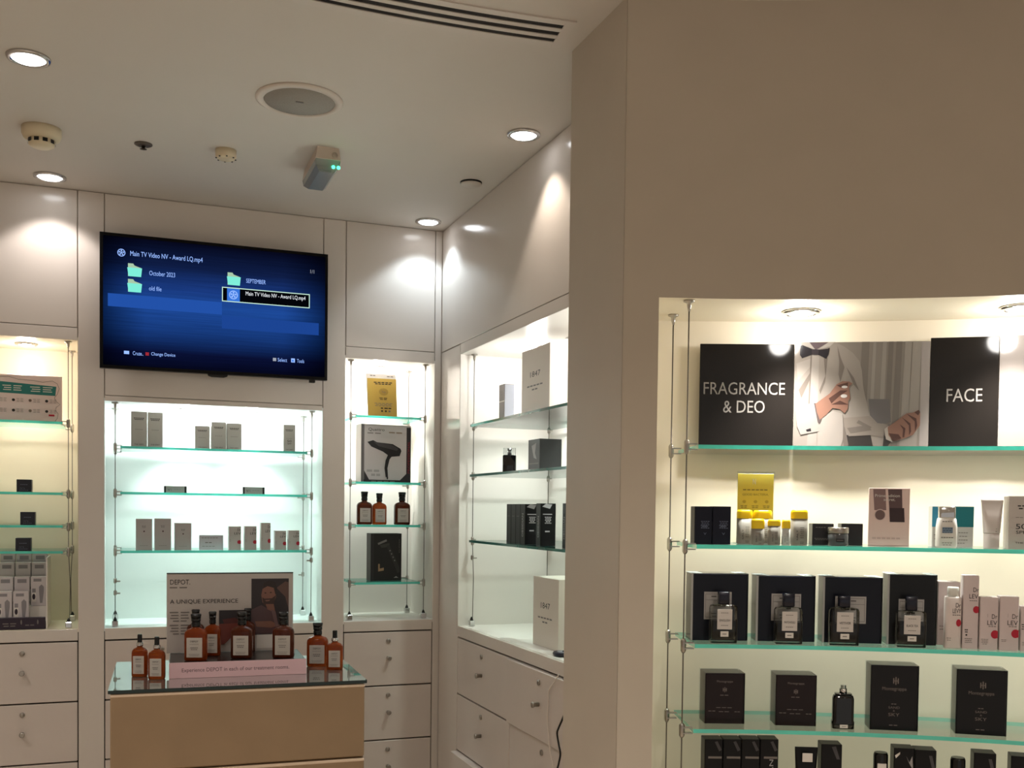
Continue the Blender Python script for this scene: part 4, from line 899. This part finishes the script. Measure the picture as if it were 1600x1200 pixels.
MB().rings([(0, w*.66, w*.64, w*.31), (.002, w*.7, w*.68, w*.33), (h*.29, w*.72, w*.7, w*.34), (h*.30, w*.68, w*.66, w*.32)], 6).build('cap', mat('tube_cap', (206, 192, 188), .35), t)
prints([('t', 'THE GREY', .5, .3, .12, .5, M_INK, 1), ('l', .78, .3, .16, 4, .1, .04, M_GREYINK)], w*.5, h*.55, t, (-w*.25, -w*.345, h*.34), (1, 0, 0), (0, .28, 1), (0, -1, .28))
box_c('carton', 'white carton lettered 50 SPF at the right end of the second curved shelf', 'product box', None, 1577, 1632, 776, Z, .05, .07, mat('ivory_carton', (198, 190, 186), .45), [('l', .5, .82, .5, 2, .05, .022, M_INK), ('l', .5, .6, .6, 1, .05, .008, M_GREYINK), ('t', '50', .36, .43, .3, .1, M_INK), ('t', 'SPF', .36, .32, .28, .06, M_INK), ('t', 'THE GREY', .5, .12, .6, .03, M_INK)])

# ---- curved niche, third shelf: boxed perfumes
Z = SHC[2]
NVD, BLD = mat('deep_navy_carton', (9, 12, 30), .4, spec=.25), mat('black_tea_carton', (20, 19, 21), .4, spec=.25)
LAB = mat('white_box_label', (206, 200, 196), .5)
CLR = thin_glass('clear_flacon', (.93, .94, .93), 1.5, .0); LIQ = thin_glass('pale_perfume', (.50, .48, .40), 1.2)
def wrapped(label, px0, px1, pt, m, lab):
    aa, w, h = fit_c(px0, px1, pt, Z, .09); d = .085; q = cpt(aa, .09+d/2, Z+.0006)
    o = carton_at('perfume_box', label, 'product box', q and 'cellophane wrapped perfume boxes on the third curved shelf', q, -aa, w, d, h, m, lab)
    c = MB(); g = .0025; c.box(-w/2-g, w/2+g, -d/2-g, d/2+g, .0, h+g+.001); c.build('clear_sleeve', M_ACRYL, o)
    e = MB(); v = thin_glass('film_edge_highlight', (.9, .9, .9), 1.5, .1, .55, (214, 214, 212)); gg = g+.0004
    e.box(-w/2-gg, -w/2-gg+.005, -d/2-gg, -d/2-gg+.0006, 0, h+gg); e.box(-w/2-gg, -w/2+w*.2, -d/2-gg, d/2, h+gg, h+gg+.0006); e.box(w/2-w*.2, w/2+gg, -d/2-gg, d/2, h+gg, h+gg+.0006)
    e.build('film_highlight', v, o); return o  # pale strips imitate highlights along the sleeve edges
def lab(u0, u1, v0, v1): return [('r', u0, v0, u1, v1, LAB), ('r', u0+.025, v0+.03, u1-.025, v0+.036, M_GREYINK), ('r', u0+.025, v1-.036, u1-.025, v1-.03, M_GREYINK), ('r', u0+.025, v0+.03, u0+.031, v1-.03, M_GREYINK), ('r', u1-.031, v0+.03, u1-.025, v1-.03, M_GREYINK), ('l', (u0+u1)/2, v1-.07, .24, 1, .05, .02, M_GREYINK), ('r', u0+.03, v1-.125, u1-.03, v1-.12, M_GREYINK), ('l', (u0+u1)/2, v1-.2, .2, 1, .05, .028, M_INK), ('l', (u0+u1)/2, v0+.09, .24, 2, .04, .014, M_GREYINK)]
GW = 'perfume'
wrapped('deep navy perfume box, leftmost of the four wrapped boxes', 1082, 1168, 898.5, NVD, lab(.22, .72, .32, .74))
wrapped('deep navy perfume box, second of the four wrapped boxes', 1184, 1273, 902, NVD, lab(.25, .77, .32, .74))
wrapped('deep navy perfume box, third of the four wrapped boxes', 1288, 1378, 904, NVD, lab(.2, .74, .30, .72))
wrapped('plain black perfume box, rightmost of the four wrapped boxes', 1389, 1463, 900, BLD, lab(.22, .76, .34, .66))
def flacon(label, px0, px1, pc0, pc1, pbody, pcap, name_):
    dr = .034; aa, w, h = fit_c(px0, px1, pbody, Z, dr); hc = at_c((px0+px1)/2, pcap, dr).z-Z
    _, cw_, _ = fit_c(pc0, pc1, pcap, Z, dr); d = .036; q = cpt(aa, dr+d/2, Z+.0004)
    t = thing('perfume_bottle', label, 'bottle', q, -aa, 'clear perfume bottles in front of their boxes')
    MB().rings([(0, w*.97, d*.96, .005), (.002, w, d, .006), (h*.9, w, d, .006), (h*.97, w*.94, d*.9, .008), (h, w*.5, d*.6, .008)], 4).build('glass_body', CLR, t)
    MB().rings([(.009, w*.9, d*.8, .005), (h*.58, w*.9, d*.8, .005)], 4).build('perfume', LIQ, t)
    MB().rings([(h+.0003, cw_*.9, cw_*.7, .003), (h+.002, cw_, cw_*.8, .004), (hc-.001, cw_, cw_*.8, .004), (hc, cw_*.92, cw_*.72, .003)], 3).build('cap', mat('ink_blue_cap', (16, 18, 36), .25), t)
    MB().lathe([(.007, h-.006), (.007, h+.002)], 12).build('neck_ring', M_CHROME, t)
    l = MB().bbox(-w*.28, w*.28, -d/2-.0012, -d/2-.0002, h*.36, h*.88, .0002).build('label', LAB, t)
    prints([('l', .5, .82, .5, 1, .05, .03, M_GREYINK), ('t', name_, .5, .45, .7, .12, M_INK), ('l', .5, .2, .5, 1, .05, .03, M_GREYINK)], w*.56, h*.52, l, (-w*.28, -d/2-.0012, h*.36), (1, 0, 0), (0, 0, 1), (0, -1, 0))
    l = MB().bbox(-w*.15, w*.15, -d/2-.0012, -d/2-.0002, h*.17, h*.31, .0002).build('price_tag', M_WHITE, t)
    prints([('l', .5, .5, .5, 1, .05, .2, M_GREYINK)], w*.3, h*.14, l, (-w*.15, -d/2-.0012, h*.17), (1, 0, 0), (0, 0, 1), (0, -1, 0))
flacon('square clear perfume bottle in front of the leftmost navy box', 1112, 1153.5, 1125.6, 1142.5, 945, 925.6, 'ENGLISH')
flacon('square clear perfume bottle in front of the second navy box', 1213, 1255.5, 1226, 1244, 949, 928, 'PATCHOULI')
flacon('square clear perfume bottle in front of the third navy box', 1298, 1344, 1313, 1331, 950, 932, 'VETIVER')
flacon('square clear perfume bottle labelled BLACK TEA in front of the black box', 1403, 1449, 1418, 1436, 955, 933, 'BLACK TEA')
LV = mat('white_pink_carton', (212, 196, 196), .45)
GL = 'red dotted cartons on the third curved shelf'
def levy2(): return [('t', 'Dr', .80, .64, .3, .085, M_INK), ('t', 'LEV', .68, .52, .54, .085, M_INK), ('r', .42, .62, .43, .69, M_GREYINK), ('l', .7, .45, .44, 1, .03, .014, M_GREYINK)]
box_c('carton', 'tall white carton standing behind the white lotion bottle', 'product box', GL, 1466, 1501, 910, Z, .11, .06, LV, [('l', .2, .3, .2, 2, .05, .01, M_GREYINK)])
aa, w, h = fit_c(1478, 1504, 933, Z, .045); hc = at_c(1491, 918, .045).z-Z; q = cpt(aa, .045+w*.4, Z+.0004)
t = thing('lotion_bottle', 'white lotion bottle with black lettering and a red dot', 'bottle', q, -aa)
MB().rings([(0, w*.96, w*.76, .008), (.003, w, w*.8, .01), (h-.004, w, w*.8, .01), (h, w*.92, w*.72, .009)], 5).build('body', mat('lotion_white', (222, 208, 204), .3), t)
MB().rings([(h+.0002, w*.66, w*.6, .006), (hc-.002, w*.66, w*.6, .006), (hc, w*.6, w*.54, .006)], 5).build('cap', mat('cap_white', (222, 220, 214), .3), t)
front_print([('t', 'Dr', .76, .84, .3, .085, M_INK), ('t', 'LEVY', .68, .73, .5, .085, M_INK), ('l', .68, .65, .5, 1, .03, .014, M_GREYINK), ('e', .8, .5, .15, .07, RED), ('l', .25, .2, .3, 2, .04, .01, M_GREYINK)], t, w, w*.806, h)
box_c('carton', 'tallest white carton with a red dot, right of the lotion bottle', 'product box', GL, 1506, 1530.6, 900, Z, .05, .04, LV, [('t', 'Dr', .80, .81, .34, .06, M_INK), ('t', 'LEV', .66, .72, .56, .06, M_INK), ('l', .66, .66, .5, 1, .03, .01, M_GREYINK), half_disc(.84, .54, .2, .24), ('l', .25, .26, .22, 2, .03, .014, M_INK), ('e', .25, .19, .06, .012, M_INK), ('l', .4, .14, .5, 3, .025, .008, M_GREYINK)])
box_c('carton', 'short white carton with a red dot, second from the photo edge', 'product box', GL, 1532, 1560.5, 934, Z, .045, .045, LV, levy2()+[half_disc(.84, .30, .22, .36), ('l', .3, .2, .4, 4, .03, .008, M_GREYINK)])
box_c('carton', 'short white carton with a red dot, nearest the photo edge', 'product box', GL, 1563, 1593, 933, Z, .045, .045, LV, levy2()+[half_disc(.84, .32, .22, .36), ('l', .25, .2, .3, 2, .03, .008, M_GREYINK)])
box_c('carton', 'lowest white carton cut off by the right edge of the photo', 'product box', GL, 1595.5, 1626, 949, Z, .05, .045, LV, [('l', .2, .6, .3, 3, .05, .02, M_INK), ('l', .3, .2, .4, 3, .03, .01, M_GREYINK)])

# ---- curved niche, fourth shelf
Z = SHC[3]
MAR, ESP = mat('maroon_carton', (34, 14, 13), .35, spec=.25), mat('espresso_carton', (20, 14, 14), .35, spec=.25)
MP = mat('dim_silver_print', (140, 126, 118), .5)
def crest(u, v, r): return [('r', u-r, v-r*.7, u-r*.6, v+r*.7, MP), ('r', u-r*.2, v-r, u+r*.2, v+r, MP), ('r', u+r*.6, v-r*.7, u+r, v+r*.7, MP), ('r', u-r, v-r*.1, u+r, v+r*.1, MP)]
def wrap2(o, w_frac=1):
    me = o.data; xs = [v.co.x for v in me.vertices]; ys = [v.co.y for v in me.vertices]; zs_ = [v.co.z for v in me.vertices]
    g = .002; MB().box(min(xs)-g, max(xs)+g, min(ys)-g, max(ys)+g, 0, max(zs_)+g).build('clear_sleeve', M_ACRYL, o)
for a, c, pt, dr, l in ((1103, 1163, 1053, .085, 'left'), (1213.5, 1275, 1056, .075, 'right')):
    wrap2(box_c('perfume_box', 'maroon wrapped perfume box with small print, %s of two on the fourth curved shelf' % l, 'product box', 'maroon perfume boxes', a, c, pt, Z, dr, .08, MAR,
          [('t', 'Montegrappa', .5, .84, .42, .06, MP)]+crest(.5, .68, .05)+[('l', .5, .57, .24, 1, .03, .014, MP), ('l', .5, .32, .44, 1, .03, .012, MP), ('l', .18, .25, .2, 1, .03, .014, MP), ('l', .5, .24, .3, 1, .03, .012, MP), ('l', .84, .24, .16, 1, .03, .014, MP)]))
aa, w, h = fit_c(1302, 1337, 1087, Z, .05); q = cpt(aa, .05+w*.3, Z+.0004)
hc = at_c(1320, 1072, .05).z-Z
t = thing('perfume_bottle', 'black perfume bottle with an uncapped spray head on the fourth curved shelf', 'bottle', q, -aa)
BG = mat('black_glass', (8, 8, 9), .06, spec=.7)
MB().rings([(0, w, w*.6, .01), (h*.2, w, w*.6, .01), (h*.23, w*.94, w*.56, .009), (h*.88, w*.94, w*.56, .009), (h*.98, w*.86, w*.5, .009), (h, w*.6, w*.4, .008)], 5).build('glass_body', BG, t)
MB().rings([(h, w*.74, w*.4, .004), (h*1.04, w*.74, w*.4, .004)], 3).build('shoulder', BG, t)
MB().lathe([(w*.17, h*1.04), (w*.17, h*1.04+(hc-h)*.5), (w*.13, h*1.04+(hc-h)*.52), (w*.13, hc)], 16, 0).build('spray_head', M_CHROME, t)
l = MB().bbox(-w*.18, w*.18, -w*.3-.0013, -w*.3-.0003, h*.03, h*.13, .0002).build('price_tag', M_WHITE, t)
prints([('l', .5, .5, .5, 1, .05, .2, M_GREYINK)], w*.36, h*.1, l, (-w*.18, -w*.3-.0013, h*.03), (1, 0, 0), (0, 0, 1), (0, -1, 0))
for a, c, pt, dr, l in ((1362, 1435, 1041, .06, 'left'), (1496, 1573.5, 1048, .06, 'right')):
    wrap2(box_c('perfume_box', 'tall espresso box lettered SAND & SKY, %s of two on the fourth curved shelf' % l, 'product box', 'espresso perfume boxes', a, c, pt, Z, dr, .08, ESP,
          crest(.53, .77, .06)+[('t', 'Montegrappa', .5, .64, .52, .07, MP), ('l', .5, .41, .12, 1, .03, .012, MP), ('t', 'SAND', .5, .355, .24, .035, MP), ('t', '&', .5, .305, .04, .025, MP), ('t', 'SKY', .5, .245, .24, .05, MP), ('l', .5, .08, .2, 1, .03, .012, MP)]))

# ---- curved niche, lowest shelf (tops only reach into the photo)
Z = SHC[4]
GLK = 'black cartons on the lowest curved shelf'
e0, e1 = 1101, 1217
for i in range(4):
    a, c = e0+(e1-e0)*i/4+.4, e0+(e1-e0)*(i+1)/4-.4
    box_c('carton', 'black carton, %s in the row of four on the lowest curved shelf' % ('first', 'second', 'third', 'fourth')[i], 'product box', GLK, a, c, 1156, Z, .07, .05, OB,
          [('p', [(.55, .97), (.7, .98), (.95, .86), (.8, .84)], mat('lid_tear', (70, 68, 72), .3)), ('r', .2, .74, .95, .77, M_GREYINK)] + ([('t', 'OBSIDIAN', .62, .42, .22, .62, WG, 1)] if i == 3 else []))
def ctube(label, px0, px1, pt, dr):
    aa, w, h = fit_c(px0, px1, pt, Z, dr); q = cpt(aa, dr+.025, Z+.0004)
    t = thing('cream_tube', label, 'tube', q, -aa)
    MB().rings([(0, w*.6, w*.55, w*.27), (.03, w*.62, w*.57, w*.28), (.031, w*.8, w*.6, w*.3), (h*.7, w*.92, w*.3, w*.14), (h*.97, w, .006, .002), (h, w, .006, .002)], 5).build('body', OB, t)
    l = MB().bbox(-w*.22, w*.22, -.018, -.0165, h*.80, h*.93, .0003).build('price_tag', M_WHITE, t)
    prints([('t', 'OBSIDIAN', .5, .4, .3, .6, WG, 1)], w*.5, h*.7, t, (-w*.25, -w*.31, h*.15), (1, 0, 0), (0, .25, 1), (0, -1, .25))
ctube('black tube with a white price tag on the lowest curved shelf', 1245, 1281, 1171, .05)
box_c('carton', 'black carton right of the tagged black tube, lowest curved shelf', 'product box', GLK, 1283.5, 1316, 1164, Z, .06, .05, OB, [('p', [(.5, .97), (.7, .98), (.9, .8), (.75, .8)], mat('lid_tear', (70, 68, 72), .3))])
def cbottle(label, px0, px1, pt, dr):
    aa, w, h = fit_c(px0, px1, pt, Z, dr); q = cpt(aa, dr+w*.5, Z+.0004)
    t = thing('bottle', label, 'bottle', q, -aa)
    MB().lathe([(w*.46, 0), (w*.5, .003), (w*.5, h*.62), (w*.46, h*.64)], 20).build('body', OB, t)
    MB().lathe([(w*.47, h*.645), (w*.5, h*.66), (w*.5, h*.96), (w*.44, h)], 20).build('cap', CAPB, t)
    l = MB().bbox(-w*.3, w*.3, -w*.5-.0014, -w*.5+.0022, h*.72, h*.85, .0003).build('price_tag', M_WHITE, t)
cbottle('black bottle with a white price tag, left one on the lowest curved shelf', 1367, 1390, 1178, .05)
box_c('carton', 'black foil wrapped carton, left of a touching pair on the lowest curved shelf', 'product box', GLK, 1397, 1429, 1170, Z, .06, .05, OB, [('p', [(.05, .9), (.3, .95), (.3, .92), (.1, .86)], M_WHITEINK), ('p', [(.6, .9), (.95, .7), (.9, .9), (.75, .8)], mat('foil_glint', (160, 158, 158), .2))])
box_c('carton', 'black carton, right of a touching pair on the lowest curved shelf', 'product box', GLK, 1430, 1463.5, 1173, Z, .06, .05, OB, [('p', [(.65, .93), (.8, .93), (.95, .75), (.8, .75)], mat('lid_tear', (70, 68, 72), .3))])
cbottle('black capped bottle with a grey tag, right one on the lowest curved shelf', 1487, 1511, 1186, .05)
box_c('carton', 'black carton right of the second black bottle, lowest curved shelf', 'product box', GLK, 1522, 1557, 1178, Z, .06, .05, OB, [('p', [(.65, .93), (.8, .93), (.95, .75), (.8, .75)], mat('lid_tear', (70, 68, 72), .3))])
box_c('carton', 'black carton in the bottom right corner of the photo', 'product box', GLK, 1580, 1616, 1183, Z, .06, .05, OB)

# ------------------------------------------------------------ display table
ZT = 1.06
fl, fr = at_z(168.4, 1079.5, ZT), at_z(573.5, 1062.5, ZT)
rzT = math.atan2(fr.y-fl.y, fr.x-fl.x); TW = (fr-fl).length; TD = .58
ctr = (fl+fr)/2+Vector((-math.sin(rzT), math.cos(rzT), 0))*TD/2
t = thing('display_table', 'tan display table with a dark glass top in front of the niches', 'display table', (ctr.x, ctr.y, 0), rzT)
TAN = mat('tan_leather', (160, 135, 106), .5, noise=.05, scale=7, bump=.1)
gt = MB(); v = [(x, y, z) for z in (ZT-.010, ZT) for y in (-TD/2, TD/2) for x in (-TW/2, TW/2)]
gt.add(v, [(0, 2, 3, 1), (4, 5, 7, 6)], 0); gt.add(v, [(0, 1, 5, 4), (2, 6, 7, 3), (0, 4, 6, 2), (1, 3, 7, 5)], 1)
gt.build('glass_top', [mat('table_glass', (96, 102, 98), .015, spec=.9, ior=1.7, coat=1), mat('table_glass_edge', (14, 40, 38), .1, spec=.7)], t)
bw_, bd_ = TW-.012, TD-.012
MB().box(-bw_/2, bw_/2, -bd_/2+.02, bd_/2, .06, ZT-.011).build('body', TAN, t)
MB().box(-bw_/2+.03, bw_/2-.03, -bd_/2+.05, bd_/2-.03, 0, .06).build('plinth', M_DARK, t)
z = ZT-.012
for i, hgt in enumerate((.235, .235, .235, .22)):
    df = MB().bbox(-bw_/2, bw_/2, -bd_/2, -bd_/2+.02, z-hgt+.004, z, .004).build('drawer_front', TAN, t)
    MB().bbox(-bw_/2, bw_/2, -bd_/2-.003, -bd_/2+.004, z-.010, z-.001, .002).build('top_lip', LIPM, df); z -= hgt
def on_table(px, py, z): p = at_z(px, py, z); return p
# plinth tray with sign and pink card
PH = .045
b0, b1 = at_z(264, 1061, ZT), at_z(479, 1053, ZT)
rzP = math.atan2(b1.y-b0.y, b1.x-b0.x); pw = (b1-b0).length; pd = .27
pc_ = (b0+b1)/2; nrm = Vector((-math.sin(rzP), math.cos(rzP), 0))
t = thing('display_plinth', 'low black plinth with a pink card strip about DEPOT treatment rooms', 'display stand', (pc_.x, pc_.y, ZT+.0005), rzP)
MB().bbox(-pw/2, pw/2, .012, pd, 0, PH, .002).build('plinth_block', mat('black_lacquer', (44, 40, 40), .25), t)
b = MB(); b.add([(-pw/2, 0, 0), (pw/2, 0, 0), (pw/2, .009, PH+.003), (-pw/2, .009, PH+.003), (-pw/2, .012, 0), (pw/2, .012, 0), (pw/2, .0118, PH+.003), (-pw/2, .0118, PH+.003)], [(0, 1, 2, 3), (4, 7, 6, 5), (0, 4, 5, 1), (2, 6, 7, 3), (0, 3, 7, 4), (1, 5, 6, 2)])
pk = b.build('pink_card', mat('pink_card', (224, 186, 192), .4), t)
prints([('t', 'Experience DEPOT in each of our treatment rooms.', .48, .5, .78, .34, mat('plum_ink', (88, 62, 66), .5))], pw, PH, pk, (-pw/2, 0, 0), (1, 0, 0), (0, .2, 1), (0, -1, .2))
zp = ZT+.0005+PH+.0004
# sign
s0 = at_z(261, 1021, zp); yS = max(s0.y, 0)
sc_ = pc_+nrm*(pd-.02)
x0_, x1_ = at_y(260.5, 900, sc_.y).x, at_y(457.5, 900, sc_.y).x
sh_ = at_y(360, 896, sc_.y).z-zp; sw_ = x1_-x0_
t = thing('poster_stand', 'upright grey DEPOT poster reading A UNIQUE EXPERIENCE with a bearded man', 'poster', ((x0_+x1_)/2, sc_.y, zp), rzP)
MB().bbox(-sw_/2, sw_/2, 0, .006, 0, sh_, .001).build('board', mat('poster_grey', (192, 184, 178), .4), t)
MB().box(-sw_/2, sw_/2, -.001, .007, sh_, sh_+.003).build('top_edge', M_BLACK, t)
def SP(x, y): return ((x-390)/695, 1-(y-128)/432)
def sp(pts, m): return ('p', [SP(*q) for q in pts], m)
def pp(n, c): return mat('portrait_'+n, c, .35)
dk, sk, hr, bd2, rob = pp('bg', (44, 36, 38)), pp('skin', (128, 88, 74)), pp('hair', (40, 28, 24)), pp('beard', (62, 42, 36)), pp('shirt', (84, 60, 62))
it = [('r', *SP(850, 470), *SP(1060, 158), dk), sp([(990, 210), (1040, 175), (1060, 180), (1060, 330), (1040, 260)], pp('arm', (96, 70, 62))), sp([(905, 250), (915, 200), (950, 190), (985, 200), (988, 260), (970, 310), (935, 315), (912, 290)], sk),
      sp([(912, 215), (920, 180), (950, 168), (985, 178), (995, 215), (985, 250), (975, 210), (940, 200)], hr), sp([(910, 262), (925, 270), (965, 268), (988, 250), (975, 305), (945, 325), (918, 305)], bd2), ('e', *SP(928, 238), .008, .007, hr), ('e', *SP(958, 236), .008, .007, hr), sp([(925, 278), (955, 276), (950, 284), (932, 285)], sk),
      sp([(850, 330), (905, 305), (950, 330), (990, 360), (1000, 430), (990, 465), (850, 465)], rob), sp([(930, 300), (975, 300), (985, 350), (940, 330)], sk), sp([(870, 395), (960, 395), (1010, 420), (960, 432), (880, 425)], sk), sp([(960, 330), (985, 340), (1002, 420), (985, 425)], pp('strap', (110, 84, 84))),
      sp([(672, 330), (850, 330), (850, 400), (672, 405)], dk), sp([(672, 405), (860, 400), (860, 465), (750, 470), (700, 520), (672, 520)], pp('rust', (120, 58, 48))), sp([(690, 380), (760, 372), (800, 400), (700, 405)], pp('rust2', (88, 42, 38))),
      sp([(880, 465), (975, 465), (975, 545), (880, 545)], M_WHITE),
      ('t', 'DEPOT.', *SP(462, 173), .155, .062, M_INK), ('l', *SP(458, 203), .15, 1, .03, .016, M_GREYINK), ('t', 'A UNIQUE EXPERIENCE', *SP(592, 281), .53, .062, M_INK), ('l', *SP(465, 338), .17, 4, .036, .014, M_GREYINK), ('l', *SP(465, 408), .17, 4, .036, .014, M_GREYINK)]
for nm, part in (('portrait_photo', it[:12]), ('product_photo', it[12:15]), ('white_caption', it[15:16]), (None, it[16:])):
    for o in prints(part, sw_, sh_, t, (-sw_/2, 0, 0), (1, 0, 0), (0, 0, 1), (0, -1, 0), .0004 if nm != 'product_photo' else .0024):
        if nm: o.name = nm
# bottles
GT = 'amber bottles on the black plinth'
def table_bottle(label, px0, px1, pt, pb, z, dark, top, group, dy=0, name='amber_bottle'):
    p = at_z((px0+px1)/2, pb, z); Y = p.y+dy
    a, c = at_y(px0, pb, Y), at_y(px1, pb, Y); h = at_y((px0+px1)/2, pt, Y).z-z
    return amber(label, 'bottle', group, ((a.x+c.x)/2, Y+(c.x-a.x)*.31, z+.0004), c.x-a.x, h, dark, top, rzT-.25, name)
table_bottle('amber bottle at the front left of the black plinth', 289, 324.5, 960, 1033, zp, False, 'flip', GT)
table_bottle('amber bottle half hidden behind the front left one on the plinth', 292.5, 320, 953, 1024, zp, True, 'flip', GT)
table_bottle('lighter amber bottle second from the left on the black plinth', 320, 345.5, 956, 1025.5, zp, False, 'flip', GT)
table_bottle('dark amber bottle at the front centre of the plinth', 362, 396, 957, 1029.5, zp, True, 'flip', GT)
table_bottle('dark amber bottle behind the front centre one', 376, 399.5, 951, 1020, zp, True, 'flip', GT)
table_bottle('dark amber bottle at the right end of the black plinth', 427.5, 461, 957, 1029, zp, True, 'flip', GT)
GT2 = 'bottles standing on the table glass'
table_bottle('amber bottle with flip cap on the table glass right of the plinth', 481.5, 514.5, 974, 1042, ZT, False, 'flip', GT2)
table_bottle('amber dropper bottle at the right corner of the table', 512, 537, 986, 1047, ZT, False, 'dropper', GT2, name='dropper_bottle')
table_bottle('amber dropper bottle, left one of the pair at the left of the table', 206, 231, 992, 1058, ZT, False, 'dropper', GT2, name='dropper_bottle')
table_bottle('amber dropper bottle, right one of the pair at the left of the table', 232, 258.5, 996, 1062, ZT, False, 'dropper', GT2, name='dropper_bottle')
